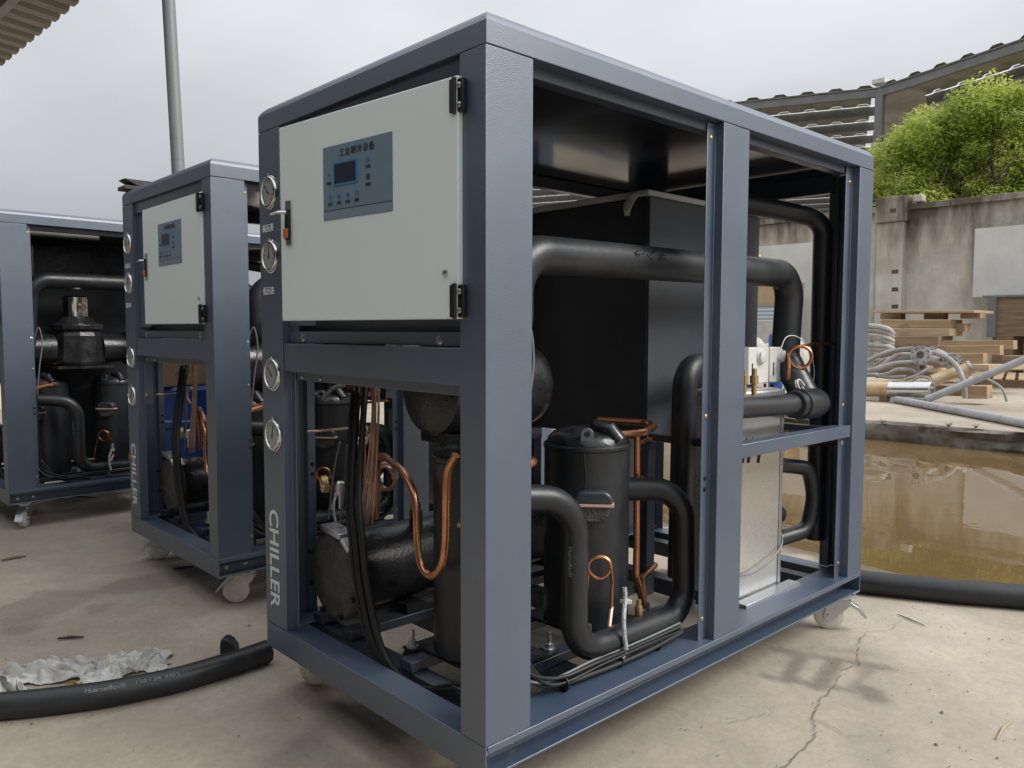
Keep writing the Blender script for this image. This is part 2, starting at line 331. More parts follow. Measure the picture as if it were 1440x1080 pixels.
    def prism(s, poly, z0, z1, mp_=lambda a, b, c: (a, b, c)):
        m = len(poly); V = [mp_(a, b, z0) for a, b in poly]+[mp_(a, b, z1) for a, b in poly]
        F = [(i, (i+1) % m, (i+1) % m+m, i+m) for i in range(m)]+[tuple(range(m-1, -1, -1)), tuple(range(m, 2*m))]
        return s.add(V, F)
    def mesh(s, name, ang=35, fix=True):
        me = bpy.data.meshes.new(name); me.from_pydata(s.v, [], s.f)
        if fix:
            bm = bmesh.new(); bm.from_mesh(me); bmesh.ops.recalc_face_normals(bm, faces=bm.faces); bm.to_mesh(me); bm.free()
        me.polygons.foreach_set('use_smooth', [True]*len(me.polygons)); me.set_sharp_from_angle(angle=R(ang)); me.update(); return me
    def obj(s, name, m, parent=None, bevel=0, ang=35, loc=None, rot=None):
        me = s.mesh(name, ang); me.materials.append(MATS[m]); o = bpy.data.objects.new(name, me); COL.objects.link(o)
        if parent is not None: o.parent = parent
        if loc is not None: o.location = loc
        if rot is not None: o.rotation_euler = rot
        if bevel:
            md = o.modifiers.new('bevel', 'BEVEL'); md.width = bevel; md.segments = 2; md.limit_method = 'ANGLE'; md.angle_limit = R(40); md.harden_normals = False
        return o
def tag(o, label=None, cat=None, group=None, kind=None):
    if label: o['label'] = label
    if cat: o['category'] = cat
    if group: o['group'] = group
    if kind: o['kind'] = kind
    return o
def empty(name, loc=(0, 0, 0), rz=0):
    o = bpy.data.objects.new(name, None); COL.objects.link(o); o.location = loc; o.rotation_euler = (0, 0, rz); o.empty_display_size = 0.1; return o
def copy_tree(o, parent=None, skip=()):
    c = o.copy(); COL.objects.link(c); c.parent = parent
    for ch in list(o.children):
        if ch.name.split('.')[0] in skip: continue
        copy_tree(ch, c, skip)
    return c
def text_mesh(txt, size, bold=0.0, ext=0.0004, spacing=1.0, align='CENTER'):
    cu = bpy.data.curves.new('lettering', 'FONT'); cu.body = txt; cu.size = size; cu.extrude = ext; cu.offset = bold
    cu.align_x = align; cu.align_y = 'CENTER'; cu.space_character = spacing; cu.resolution_u = 3
    o = bpy.data.objects.new('lettering', cu); COL.objects.link(o); bpy.context.view_layer.update()
    me = bpy.data.meshes.new_from_object(o.evaluated_get(bpy.context.evaluated_depsgraph_get()))
    bpy.data.objects.remove(o); bpy.data.curves.remove(cu); return me
def text_obj(name, txt, size, m, parent, M4, **k):
    me = text_mesh(txt, size, **k); me.transform(M4); me.materials.clear(); me.materials.append(MATS[m])
    o = bpy.data.objects.new(name, me); COL.objects.link(o); o.parent = parent; return o
def axes(o, x, y, z=None):
    """matrix that lays text: x = reading direction, y = up direction of the letters"""
    x, y = Vector(x), Vector(y); z = Vector(z) if z else x.cross(y)
    return Matrix(((x.x, y.x, z.x, o[0]), (x.y, y.y, z.y, o[1]), (x.z, y.z, z.z, o[2]), (0, 0, 0, 1)))

# ------------------------------------------------------------------ setting: yard, pond, platform
def sstep(a, b, x): t = np.clip((x-a)/(b-a), 0, 1); return t*t*(3-2*t)
def vnoise(x, y, s, seed=0):
    """smooth value noise on arrays"""
    g = np.random.default_rng(seed).random((64, 64)); x = x*s; y = y*s
    xi = np.floor(x).astype(int); yi = np.floor(y).astype(int); fx = x-xi; fy = y-yi; fx = fx*fx*(3-2*fx); fy = fy*fy*(3-2*fy)
    q = lambda a, b: g[a % 64, b % 64]
    return (q(xi, yi)*(1-fx)+q(xi+1, yi)*fx)*(1-fy)+(q(xi, yi+1)*(1-fx)+q(xi+1, yi+1)*fx)*fy
def fbm(x, y, s, seed=0, o=4): return sum(vnoise(x, y, s*2**k, seed+k)/2**k for k in range(o))/sum(1/2**k for k in range(o))
def seg_d(x, y, a, b):
    ax, ay = a; bx, by = b; dx, dy = bx-ax, by-ay; t = np.clip(((x-ax)*dx+(y-ay)*dy)/(dx*dx+dy*dy), 0, 1)
    return np.hypot(x-ax-t*dx, y-ay-t*dy)
gx = np.concatenate([[-400, -150, -60, -25, -12, -6, -4, -3, -2.2, -1.6, -1.2], np.arange(-0.9, 2.9, 0.02), np.arange(2.9, 7.6, 0.1), [8, 9, 11, 14, 20, 40, 100, 400]])
gy = np.concatenate([[-400, -150, -60, -25, -14, -10.5], np.arange(-9.6, -1.2, 0.3), np.arange(-1.0, 3.0, 0.02), np.arange(3.0, 7.5, 0.1), [8, 10, 14, 20, 40, 100, 400]])
GX, GY = np.meshgrid(gx, gy, indexing='ij')
shore = 2.34 + 0.10*np.sin(GY*0.9+0.6) + 0.5*(fbm(GX, GY, 1.3, 3)-0.5) + 0.75*np.clip(-GY-0.22, 0, 3)
d_in = np.minimum(np.minimum(GX-shore, 5.0-GY), GY+9.0)
GZ = -0.13*sstep(0.0, 0.75, d_in) + 0.004*(fbm(GX, GY, 2.0, 9)-0.5)
GZ = np.where(GX > 8.4, -0.10, GZ)
stain = np.zeros_like(GX)
nzf = fbm(GX, GY, 7, 21, 4)
def blot(cx, cy, rx, ry, a, amt, edge=0.35):
    global stain
    c, s_ = math.cos(a), math.sin(a); dx = (GX-cx)*c+(GY-cy)*s_; dy = -(GX-cx)*s_+(GY-cy)*c
    d = np.hypot(dx/rx, dy/ry) + (nzf-0.5)*1.3
    stain = np.maximum(stain, amt*(1-sstep(1-edge, 1.0, d)))
blot(-0.33, 2.20, 0.30, 0.20, 0.3, 0.30); blot(-0.16, 2.06, 0.10, 0.12, 0.3, 0.26); blot(0.05, 2.24, 0.24, 0.13, 0.2, 0.34); blot(-0.55, 2.6, 0.3, 0.1, 0.8, 0.2, 0.8)
blot(0.35, 1.75, 0.3, 0.18, 0, 0.2, 0.8); blot(-0.1, 0.62, 0.22, 0.09, 0.4, 0.30, 0.9); blot(0.1, 0.35, 0.14, 0.05, 0.9, 0.25, 0.9)
blot(1.30, -0.22, 0.12, 0.06, 0.9, 0.62, 0.7); blot(1.42, -0.16, 0.20, 0.05, 0.8, 0.40, 0.9); blot(1.52, -0.02, 0.14, 0.05, 2.2, 0.3, 0.9)
for a, b, wd, amt in (((1.38, 0.10), (1.50, -0.20), 0.028, 0.55), ((1.165, 0.03), (1.27, -0.20), 0.020, 0.55), ((1.37, 0.02), (1.19, -0.03), 0.030, 0.60), ((1.43, -0.075), (1.215, -0.115), 0.035, 0.62), ((1.46, -0.17), (1.26, -0.19), 0.03, 0.4)):
    dd = seg_d(GX, GY, a, b)
    stain = np.maximum(stain, amt*(1-sstep(wd*0.45, wd*1.15, dd+(nzf-0.5)*0.022))*np.clip(0.4+1.2*nzf, 0, 1))
# drop shadow-free grime where machines were dragged
drag = 1-sstep(0.0, 0.09, np.minimum(seg_d(GX, GY, (1.0, -0.35), (0.55, -0.62)), seg_d(GX, GY, (-0.55, 0.2), (0.1, 0.75)))+(nzf-0.5)*0.10)
stain = np.clip(np.maximum(stain, 0.28*drag*nzf), 0, 1)
wet = np.clip((1-sstep(-0.10, 0.02, -d_in-0.06*(nzf-0.5)*4))*0.9, 0, 0.9)
nx, ny = GX.shape
idx = np.arange(nx*ny).reshape(nx, ny)
fc = np.stack([idx[:-1, :-1], idx[1:, :-1], idx[1:, 1:], idx[:-1, 1:]], -1).reshape(-1, 4)
me = bpy.data.meshes.new('ground'); me.from_pydata(np.stack([GX, GY, GZ], -1).reshape(-1, 3).tolist(), [], fc.tolist())
for nm, arr in (('stain', stain), ('wet', wet)):
    at = me.attributes.new(nm, 'FLOAT', 'POINT'); at.data.foreach_set('value', arr.reshape(-1).astype(np.float32))
me.polygons.foreach_set('use_smooth', [True]*len(me.polygons)); me.materials.append(MATS['concrete_yard'])
ground = bpy.data.objects.new('ground', me); COL.objects.link(ground); tag(ground, kind='structure')
# the crack that wanders out from under the machine: an open groove's dark floor with crumbled edges
def crack(pts, wd, seed):
    r_ = random.Random(seed); P = []
    for i in range(len(pts)-1):
        a, b = Vector(pts[i]), Vector(pts[i+1]); k = max(3, int((b-a).length/0.012))
        for j in range(k):
            p = a.lerp(b, j/k); P.append(p + Vector((r_.gauss(0, 0.0035), r_.gauss(0, 0.0035))))
    m = MB(); V = []; F = []
    for i, p in enumerate(P):
        t = (P[min(i+1, len(P)-1)]-P[max(i-1, 0)]).normalized(); q = Vector((-t.y, t.x)); k = wd*(0.35+r_.random()*0.9)*(1-0.6*i/len(P))
        V += [(p.x+q.x*k, p.y+q.y*k, 0.0045), (p.x-q.x*k, p.y-q.y*k, 0.0045)]
    for i in range(len(P)-1): F.append((2*i, 2*i+1, 2*i+3, 2*i+2))
    m.add(V, F); return m.obj('crack', 'crack_dark', ground)
crack([(0.62, -0.28), (0.733, -0.271), (0.82, -0.263), (0.933, -0.248), (1.02, -0.198), (1.136, -0.162), (1.259, -0.151), (1.365, -0.113)], 0.0024, 1)
crack([(1.365, -0.113), (1.47, -0.13), (1.60, -0.065), (1.752, -0.032), (1.84, -0.08), (1.98, -0.07)], 0.0016, 2)
crack([(1.02, -0.198), (0.99, -0.30), (1.02, -0.34)], 0.0010, 3); crack([(0.82, -0.06), (0.90, -0.09), (0.98, -0.11)], 0.0009, 4)
m = MB(); m.add([(2.0, -9.2, -0.028), (7.6, -9.2, -0.028), (7.6, 5.2, -0.028), (2.0, 5.2, -0.028)], [(0, 1, 2, 3)])
pond = m.obj('pond_water', 'muddy_water'); tag(pond, kind='structure')
# raised platform behind the pond, its edge broken and undercut
ys = np.concatenate([[-300, -100, -40, -20, -12], np.arange(-9, 6.01, 0.06), [8, 14, 30, 100, 300]])
prof = [(300, 0.16), (30, 0.16), (0.35, 0.16), (0.10, 0.158), (0.02, 0.150), (0.0, 0.125), (0.025, 0.06), (0.01, 0.0), (0.05, -0.14)]
V = []
for k, (dx, z) in enumerate(prof):
    e = 7.17 - 0.10*np.clip(ys, -6, 6)/3.0
    amp = 0.0 if dx > 1 else 1.0
    jag = (fbm(ys*1.0, ys*0+k*0.6, 1.6, 40, 5)-0.5)*0.17*amp; jz = (fbm(ys, ys*0+k*0.9, 2.6, 60, 4)-0.5)*(0.05 if 0 < z < 0.155 else 0)
    V += [(e[i]+dx+jag[i], ys[i], z+jz[i]) for i in range(len(ys))]
n_ = len(ys); F = [(k*n_+i, k*n_+i+1, (k+1)*n_+i+1, (k+1)*n_+i) for k in range(len(prof)-1) for i in range(n_-1)]
top = MB(); top.add(V, F[:3*(n_-1)]); platform = top.obj('platform_pavement', 'concrete_yard'); tag(platform, kind='structure')
edge = MB(); edge.add(V, F[3*(n_-1):]); po = edge.obj('platform_edge', 'kerb_dark', ang=60); tag(po, kind='structure')

# ------------------------------------------------------------------ the chiller
LN, WD, ZT = 1.766, 0.977, 1.61
q = lambda x, y, z: (x, y, z+ZB)
def make_chiller():
    root = empty('chiller')
    # roof cap: folded edge, chamfered and rounded, with a flat soffit
    m = MB(); rings = [(0.034, 1.612), (0.0, 1.612), (0.0, 1.656), (0.006, 1.667), (0.017, 1.678), (0.030, 1.681)]
    V = []; F = []
    for ins, z in rings: V += [(ins, ins, z), (LN-ins, ins, z), (LN-ins, WD-ins, z), (ins, WD-ins, z)]
    for k in range(len(rings)-1):
        for i in range(4): F.append((k*4+i, k*4+(i+1) % 4, (k+1)*4+(i+1) % 4, (k+1)*4+i))
    k = len(V); V += [(0.034, 0.034, 1.640), (LN-0.034, 0.034, 1.640), (LN-0.034, WD-0.034, 1.640), (0.034, WD-0.034, 1.640)]
    for i in range(4): F.append((i, (i+1) % 4, k+(i+1) % 4, k+i))
    F.append((20, 21, 22, 23)); m.add(V, F); roof = m.obj('roof', 'paint', root, bevel=0.0015, ang=15)
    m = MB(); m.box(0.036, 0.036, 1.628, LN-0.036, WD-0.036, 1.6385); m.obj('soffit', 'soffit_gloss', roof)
    # posts, folded from sheet
    mx = lambda P: [(LN-a, b) for a, b in P][::-1]
    my = lambda P: [(a, WD-b) for a, b in P][::-1]
    near = [(0.150, 0.026), (0.128, 0.026), (0.128, 0.0), (0.0, 0.0), (0.0, 0.080), (0.026, 0.080), (0.026, 0.102)]
    nearL = [(0.150, 0.026), (0.128, 0.026), (0.128, 0.0), (0.0, 0.0), (0.0, 0.124), (0.026, 0.124), (0.026, 0.146)]
    farp = [(0.150, 0.026), (0.105, 0.026), (0.105, 0.0), (0.0, 0.0), (0.0, 0.110), (0.026, 0.110), (0.026, 0.140)]
    midp = [(0.990, 0.026), (0.960, 0.026), (0.960, 0.0), (0.833, 0.0), (0.833, 0.026), (0.795, 0.026)]
    posts = []
    for P, sg in ((near, -1), (my(nearL), -1), (mx(farp), -1), (mx(my(farp)), -1), (midp, -1), (my(midp), -1)):
        m = MB(); m.sheet(P, 0.003*sg, ZB+0.001, ZT); posts.append(m.obj('post', 'paint', root, bevel=0.0018))
    # punched holes and screws on the post flanges
    def screw(pt, d, r, par, mm='brass', name='screw'):
        s_ = MB(); s_.lathe(pt, d, [(-0.002, r), (0.0015, r), (0.003, r*0.7), (0.0032, r*0.45)], 8); return s_.obj(name, mm, par)
    for z in (1.36, 0.64, 0.06): screw((0.139, 0.026, z+ZB), (0, -1, 0), 0.006, posts[0])
    screw((0.136, 0.026, 0.80+ZB), (0, -1, 0), 0.010, posts[0], 'zinc', 'bolt')
    for z in (1.36, 0.62, 0.06): screw((0.812, 0.026, z+ZB), (0, -1, 0), 0.006, posts[4])
    for z in (1.35, 0.60, 0.05): screw((LN-0.125, 0.026, z+ZB), (0, -1, 0), 0.006, posts[2])
    screw((LN-0.122, 0.026, 0.47+ZB), (0, -1, 0), 0.010, posts[2], 'zinc', 'bolt')
    screw((0.026, 0.091, 0.058+ZB), (-1, 0, 0), 0.006, posts[0])
    for z in (0.42, 0.45):
        h = MB(); h.lathe((0.139, 0.0262, z-0.02+ZB), (0, -1, 0), [(-0.003, 0.0068), (0.0006, 0.0068)], 10); h.obj('hole', 'plastic_black', posts[0])
        h = MB(); h.lathe((0.812, 0.0262, z+ZB), (0, -1, 0), [(-0.003, 0.0068), (0.0006, 0.0068)], 10); h.obj('hole', 'plastic_black', posts[4])
        h = MB(); h.lathe((0.139, WD-0.0292, z+ZB), (0, -1, 0), [(-0.003, 0.0068), (0.0006, 0.0068)], 10); h.obj('hole', 'plastic_black', posts[1])
    # bottom frame: front apron, side channels open outwards, cross members
    for sx in (0, 1):
        P = [(0.075, 0.2095), (0.0, 0.2095), (0.0, 0.137), (0.05, 0.137)]
        if sx: P = [(LN-a, b) for a, b in P][::-1]
        m = MB(); m.sheet(P, 0.004, 0.0, WD, 'xz'); m.obj('bottom_apron', 'paint', root, bevel=0.0015)
    for sy in (0, 1):
        P = [(0.0, 0.196), (0.0, 0.2085), (0.105, 0.2085)]; P2 = [(0.004, 0.203), (0.062, 0.203), (0.062, 0.1395), (0.0015, 0.1395), (0.0015, 0.145)]
        if sy: P = [(WD-a, b) for a, b in P][::-1]; P2 = [(WD-a, b) for a, b in P2][::-1]
        m = MB(); m.sheet(P, 0.003, 0.0045, LN-0.0045, 'yz'); m.sheet(P2, -0.003, 0.0045, LN-0.0045, 'yz')
        yy = 0.058 if not sy else WD-0.058
        m.box(0.006, yy-0.006, 0.1655, LN-0.006, yy+0.004, 0.1705)
        ch = m.obj('bottom_channel', 'paint', root, bevel=0.001)
        if not sy:
            for x in (0.055, 0.13, LN-0.19, LN-0.10): screw((x, 0.060, 0.156), (0, -1, 0), 0.009, ch, 'zinc', 'bolt')
    for x, wd in ((0.13, 0.05), (0.42, 0.06), (0.80, 0.06), (1.22, 0.06), (1.60, 0.05)):
        m = MB(); m.box(x-wd/2, 0.07, 0.150, x+wd/2, WD-0.07, 0.2045); m.obj('floor_beam', 'paint_dark', root, bevel=0.002)
    for y in (0.21, 0.42, 0.70, 0.86):
        m = MB(); m.box(0.10, y-0.025, 0.2075, 1.02, y+0.025, 0.234); m.obj('mounting_rail', 'paint_dark', root, bevel=0.002)
    # top rails inside and the back frame
    for y0 in (0.03, WD-0.07):
        m = MB(); m.box(0.15, y0, 1.585, LN-0.15, y0+0.035, 1.6265); m.obj('top_rail', 'paint_dark', root, bevel=0.002)
    m = MB(); m.box(LN-0.06, 0.12, 1.545, LN-0.025, WD-0.12, 1.6095); m.obj('top_rail', 'paint_dark', root, bevel=0.002)
        # front cross beam with the bolted tray edge over it
    beam = MB(); beam.sheet([(0.055, 0.813+ZB), (0.004, 0.813+ZB), (0.004, 0.737+ZB), (0.03, 0.737+ZB), (0.03, 0.712+ZB)], 0.003, 0.0815, 0.852, 'xz')
    bm_ = beam.obj('cross_beam', 'paint', root, bevel=0.0015)
    m = MB(); m.box(0.022, 0.082, 0.8165+ZB, 0.026, 0.851, 0.846+ZB); m.box(0.06, 0.082, 0.846+ZB, 0.064, 0.851, 0.885+ZB); m.obj('tray_edge', 'paint', root, bevel=0.001)
    for y in (0.775, 0.175): screw((0.022, y, 0.828+ZB), (-1, 0, 0), 0.011, bm_, 'zinc', 'bolt')
    for y in (0.80, 0.11, 0.70): screw((0.030, y, 0.722+ZB), (-1, 0, 0), 0.006, bm_, 'zinc', 'bolt')
    m = MB(); m.box(0.010, 0.085, 1.565, 0.016, 0.850, 1.611); m.obj('header_lip', 'paint_dark', root)
    # electrical enclosure behind the door (open front)
    m = MB(); y0, y1, z0, z1, x0, x1 = 0.105, 0.838, 0.89+ZB, 1.385+ZB, 0.034, 0.155
    m.box(x1-0.003, y0, z0, x1, y1, z1); m.box(x0, y0, z0, x1-0.0035, y0+0.003, z1); m.box(x0, y1-0.003, z0, x1-0.0035, y1, z1)
    m.box(x0, y0+0.0035, z0, x1-0.0035, y1-0.0035, z0+0.003); m.box(x0, y0+0.0035, z1-0.003, x1-0.0035, y1-0.0035, z1)
    m.obj('electrical_enclosure', 'paint_dark', root)
    m = MB(); m.box(0.020, 0.7035, 0.862+ZB, 0.024, 0.851, 1.392+ZB); m.obj('door_stile', 'paint', root)
    # door, standing slightly ajar on its right-hand hinges
    th = R(5.9)
    door = MB(); door.box(0.0, 0.0, 0.873+ZB, 0.016, 0.632, 1.3545+ZB)
    do = door.obj('door', 'door_white', root, bevel=0.0025, loc=(-0.012, 0.070, 0), rot=(0, 0, th))
    dz = lambda z: z+ZB
    off = 0.014                                                     # survey origin to hinge edge
    m = MB(); m.box(-0.0012, 0.185+off, dz(1.1075), -0.0002, 0.434+off, dz(1.2765)); m.obj('control_panel', 'sticker', do)
    m = MB(); m.box(-0.0016, 0.186+off, dz(1.1085), -0.0013, 0.433+off, dz(1.128)); m.obj('panel_footer', 'sticker_light', do)
    m = MB(); m.box(-0.0018, 0.186+off, dz(1.1285), -0.0013, 0.433+off, dz(1.1300)); m.obj('panel_line', 'ink_dark', do)
    m = MB(); m.box(-0.0030, 0.303+off, dz(1.183), -0.0013, 0.394+off, dz(1.2375)); m.obj('screen_frame', 'screen_frame', do, bevel=0.0006)
    m = MB(); m.box(-0.0034, 0.309+off, dz(1.188), -0.0031, 0.388+off, dz(1.2325)); m.obj('display_screen', 'screen', do)
    T = lambda s_, z, name, txt, size, mm, **k: text_obj(name, txt, size, mm, do, axes((-0.0019, s_+off, dz(z)), (0, -1, 0), (0, 0, 1)), **k)
    T(0.3075, 1.2555, 'panel_title', '工业制冷设备', 0.019, 'ink_dark', spacing=1.28, bold=0.0002)
    for s_, z, a, b in ((0.267, 1.229, '▲', '开机'), (0.267, 1.190, '■', '停机')):
        T(s_, z, 'panel_symbol', a, 0.016, 'ink_blue' if a == '▲' else 'ink_dark'); T(s_, z-0.0165, 'panel_caption', b, 0.0095, 'ink_dark')
    for i, (a, b) in enumerate((('●', '运行'), ('◆', '水泵'), ('●', '压机'), ('▼', '报警'))):
        s_ = 0.407-0.033*i; T(s_, 1.158, 'panel_symbol', a, 0.014, 'ink_blue'); T(s_, 1.1435, 'panel_caption', b, 0.0085, 'ink_dark')
    T(0.411, 1.212, 'panel_symbol', '▲', 0.012, 'ink_blue'); T(0.411, 1.192, 'panel_caption', '电源', 0.0085, 'ink_dark')
    m = MB(); m.box(-0.004, 0.565+off, dz(1.059), -0.0003, 0.591+off, dz(1.171)); m.obj('latch_plate', 'zinc', do, bevel=0.0015)
    m = MB(); m.box(-0.010, 0.571+off, dz(1.073), -0.0043, 0.585+off, dz(1.148)); m.obj('latch_recess', 'plastic_black', do, bevel=0.001)
    m = MB(); m.tube(fillet([(-0.012, 0.572+off, dz(1.140)), (-0.024, 0.590+off, dz(1.140)), (-0.024, 0.622+off, dz(1.137))], 0.008), 0.0042, 8); m.obj('latch_handle', 'chrome', do)
    m = MB(); m.box(-0.0145, 0.5695+off, dz(1.077), -0.0103, 0.5865+off, dz(1.101)); m.obj('latch_button', 'plastic_orange', do, bevel=0.0015)
    m = MB(); m.lathe((-0.001, 0.022+off, dz(0.967)), (-1, 0, 0), [(-0.002, 0.007), (0.003, 0.007), (0.004, 0.005)], 10); m.obj('door_screw', 'zinc', do)
    for z in (1.315, 0.909):
        h = MB(); h.box(-0.012, 0.0560, dz(z-0.033), -0.001, 0.0775, dz(z+0.033)); h.box(-0.0195, 0.0785, dz(z-0.033), -0.0135, 0.0905, dz(z+0.033))
        h.cyl((-0.0155, 0.0785, dz(z-0.036)), (-0.0155, 0.0785, dz(z+0.036)), 0.005, 10); ho = h.obj('hinge', 'plastic_black', root, bevel=0.002)
        for k in (-0.019, 0.019): screw((-0.012, 0.066, dz(z+k)), (-1, 0, 0), 0.006, ho, 'zinc', 'screw')
    # gauges on the left post
    for gi, (gy_, gz, na) in enumerate(((0.910, 1.230, 2.35), (0.911, 1.055, 1.5), (0.910, 0.726, 2.4), (0.909, 0.554, 1.35))):
        g = MB(); c = (0.0, gy_, gz+ZB)
        g.lathe(c, (-1, 0, 0), [(0.0, 0.0465), (0.002, 0.0470), (0.003, 0.0445), (0.0065, 0.0435), (0.0090, 0.0425), (0.0098, 0.0405), (0.0094, 0.0375), (0.0068, 0.0362), (0.0060, 0.0360)], 32)
        go = g.obj('pressure_gauge', 'chrome', root, ang=50)
        d = MB(); d.lathe((-0.0056, gy_, gz+ZB), (-1, 0, 0), [(0, 0.0355), (0.001, 0.0355)], 28); d.obj('dial', 'dial', go)
        d = MB()
        for k in range(11):
            a = R(-135+27*k); u = Vector((0, -math.sin(a), math.cos(a))); d.bar(Vector((-0.0069, gy_, gz+ZB))+u*0.026, Vector((-0.0069, gy_, gz+ZB))+u*0.0325, 0.0016, 0.0006, (1, 0, 0))
        d.obj('dial_marks', 'ink_dark', go)
        d = MB(); u = Vector((0, -math.cos(na), math.sin(na))); c2 = Vector((-0.0076, gy_, gz+ZB)); d.bar(c2-u*0.010, c2+u*0.027, 0.0026, 0.0008, (1, 0, 0)); d.cyl(c2+Vector((0.0006, 0, 0)), c2-Vector((0.001, 0, 0)), 0.0035, 10); d.obj('needle', 'ink_dark', go)
        d = MB(); d.cyl((-0.004, gy_, gz+ZB+0.041), (-0.004, gy_, gz+ZB+0.050), 0.004, 8)
        d.obj('gauge_plug', 'zinc', go)
        b = MB(); b.cyl((0.004, gy_, gz+ZB), (0.06, gy_, gz+ZB), 0.012, 10); b.obj('gauge_stem', 'brass', go)
    text_obj('gauge_caption', '高压表', 0.0230, 'ink_white', root, axes((-0.0008, 0.925, 1.132+ZB), (0, -1, 0), (0, 0, 1)), bold=0.0003)
    text_obj('gauge_caption', '低压表', 0.0230, 'ink_white', root, axes((-0.0008, 0.927, 0.958+ZB), (0, -1, 0), (0, 0, 1)), bold=0.0003)
    text_obj('lettering', 'CHILLER', 0.076, 'ink_white', root, axes((-0.0010, 0.922, 0.197+ZB), (0, 0, -1), (0, -1, 0)), bold=0.0011, spacing=1.0)
    # side mid rail
    m = MB(); m.sheet([(0.05, 0.491+ZB), (0.004, 0.491+ZB), (0.004, 0.531+ZB), (0.05, 0.531+ZB)][::-1], 0.003, 0.9635, LN-0.1085, 'yz'); m.obj('side_rail', 'paint', root, bevel=0.0015)
    for x in (0.985, 1.56): m = MB(); m.box(x, 0.055, 0.505+ZB, x+0.042, 0.42, 0.528+ZB); m.obj('shelf_bracket', 'paint_dark', root, bevel=0.002)

    # ---- inside: water tank
    m = MB(); m.box(0.972, 0.352, 0.505+ZB, 1.628, 0.93, 1.266+ZB); tank = m.obj('water_tank', 'board_black', root, bevel=0.006)
    m = MB(); m.box(0.975, 0.3465, 0.507+ZB, 1.626, 0.3510, 1.264+ZB); m.obj('tank_lit_face', 'board_lit', tank, bevel=0.001)  # paler sheet over one face; the light on it is put into colour
    m = MB(); m.box(0.955, 0.338, 1.2665+ZB, 1.640, 0.942, 1.284+ZB); m.obj('tank_lid', 'lid_grey', tank, bevel=0.003)
    m = MB(); V = []
    for i in range(5):
        for j in range(3): V.append((0.949-0.010*random.random(), 0.392+0.026*(j-1)*(1-0.17*i)+0.005*i+0.006*random.random(), 1.274-0.016*i+ZB))
    m.add(V, [(i*3+j, i*3+j+1, (i+1)*3+j+1, (i+1)*3+j) for i in range(4) for j in range(2)]); tp = m.obj('tape_scrap', 'rag', tank); sm = tp.modifiers.new('thick', 'SOLIDIFY'); sm.thickness = 0.002
    m = MB(); m.cyl((1.628, 0.42, 1.14+ZB), (1.67, 0.40, 1.135+ZB), 0.018, 12); m.cyl((1.67, 0.40, 1.135+ZB), (1.70, 0.39, 1.13+ZB), 0.011, 10); m.obj('tank_valve', 'brass', tank)
    for x in (1.0, 1.55):
        for y in (0.38, 0.90): m = MB(); m.box(x, y-0.02, 0.2075, x+0.04, y+0.02, 0.5045+ZB); m.obj('tank_leg', 'paint_dark', tank)
    # ---- pump motor lying along the machine
    m = MB(); m.lathe(q(0.205, 0.45, 0.70), (1, 0, 0), [(0, 0.112), (0.008, 0.120), (0.30, 0.120), (0.335, 0.112), (0.36, 0.085), (0.372, 0.045), (0.375, 0.01)], 36); pm = m.obj('pump_motor', 'iron_black', root)
    m = MB(); m.lathe(q(0.195, 0.45, 0.70), (1, 0, 0), [(0, 0.105), (0.006, 0.118), (0.020, 0.122), (0.021, 0.05)], 36); m.obj('end_cover', 'iron_black', pm)
    m = MB(); m.box(0.24, 0.36, 0.555+ZB, 0.52, 0.54, 0.583+ZB); m.box(0.27, 0.40, 0.2345, 0.31, 0.50, 0.555+ZB); m.obj('pump_bracket', 'iron_black', pm)
    # ---- the big insulated top pipe
    p1 = fillet([q(0.262, 0.40, 0.80), q(0.262, 0.20, 0.84), q(0.262, 0.20, 1.033), q(1.585, 0.20, 1.05), q(1.562, 0.20, 0.76), q(1.535, 0.10, 0.615)], [0.06, 0.11, 0.085, 0.07], 10)
    m = MB(); m.tube(p1, 0.0475, 24); pp = m.obj('insulated_pipe', 'foam_lit', root)
    m = MB()
    for k in range(34):
        x = 0.66+random.random()*0.15; z = 1.040+random.gauss(0.012, 0.010); a = random.random()*3
        m.bar((x, 0.1535+abs(z-1.045)*0.10, z+ZB), (x+0.012*math.cos(a), 0.1530+abs(z-1.045)*0.12, z+0.006*math.sin(a)+ZB), 0.0016, 0.0016)
    m.obj('torn_foam', 'foam', pp)
    # elbow and tee shroud where it meets the return
    m = MB(); m.tube(fillet([q(0.97, 0.083, 0.625), q(1.42, 0.083, 0.612)], 0.02), 0.033, 20); ret = m.obj('return_pipe', 'foam_lit', root)
    m = MB(); m.lathe(q(1.40, 0.083, 0.612), (1, 0, -0.02), [(0, 0.033), (0.004, 0.045), (0.15, 0.048), (0.172, 0.042), (0.185, 0.02)], 22); m.obj('tee_joint', 'foam', ret)
    m = MB(); m.lathe(q(1.44, 0.083, 0.611), (1, 0, -0.02), [(0, 0.0485), (0.002, 0.0505), (0.11, 0.052), (0.135, 0.044), (0.155, 0.02)], 22); m.obj('tee_wrap', 'foam_lit', ret)
    # ---- second pipe going over the top at the far end
    m = MB(); m.tube(fillet([q(1.30, 0.62, 1.292), q(1.40, 0.33, 1.30), q(1.50, 0.28, 1.285), q(1.705, 0.145, 1.245), q(1.712, 0.145, 0.10)], [0.08, 0.08, 0.07], 9), 0.033, 20); pv = m.obj('vent_pipe', 'foam', root)
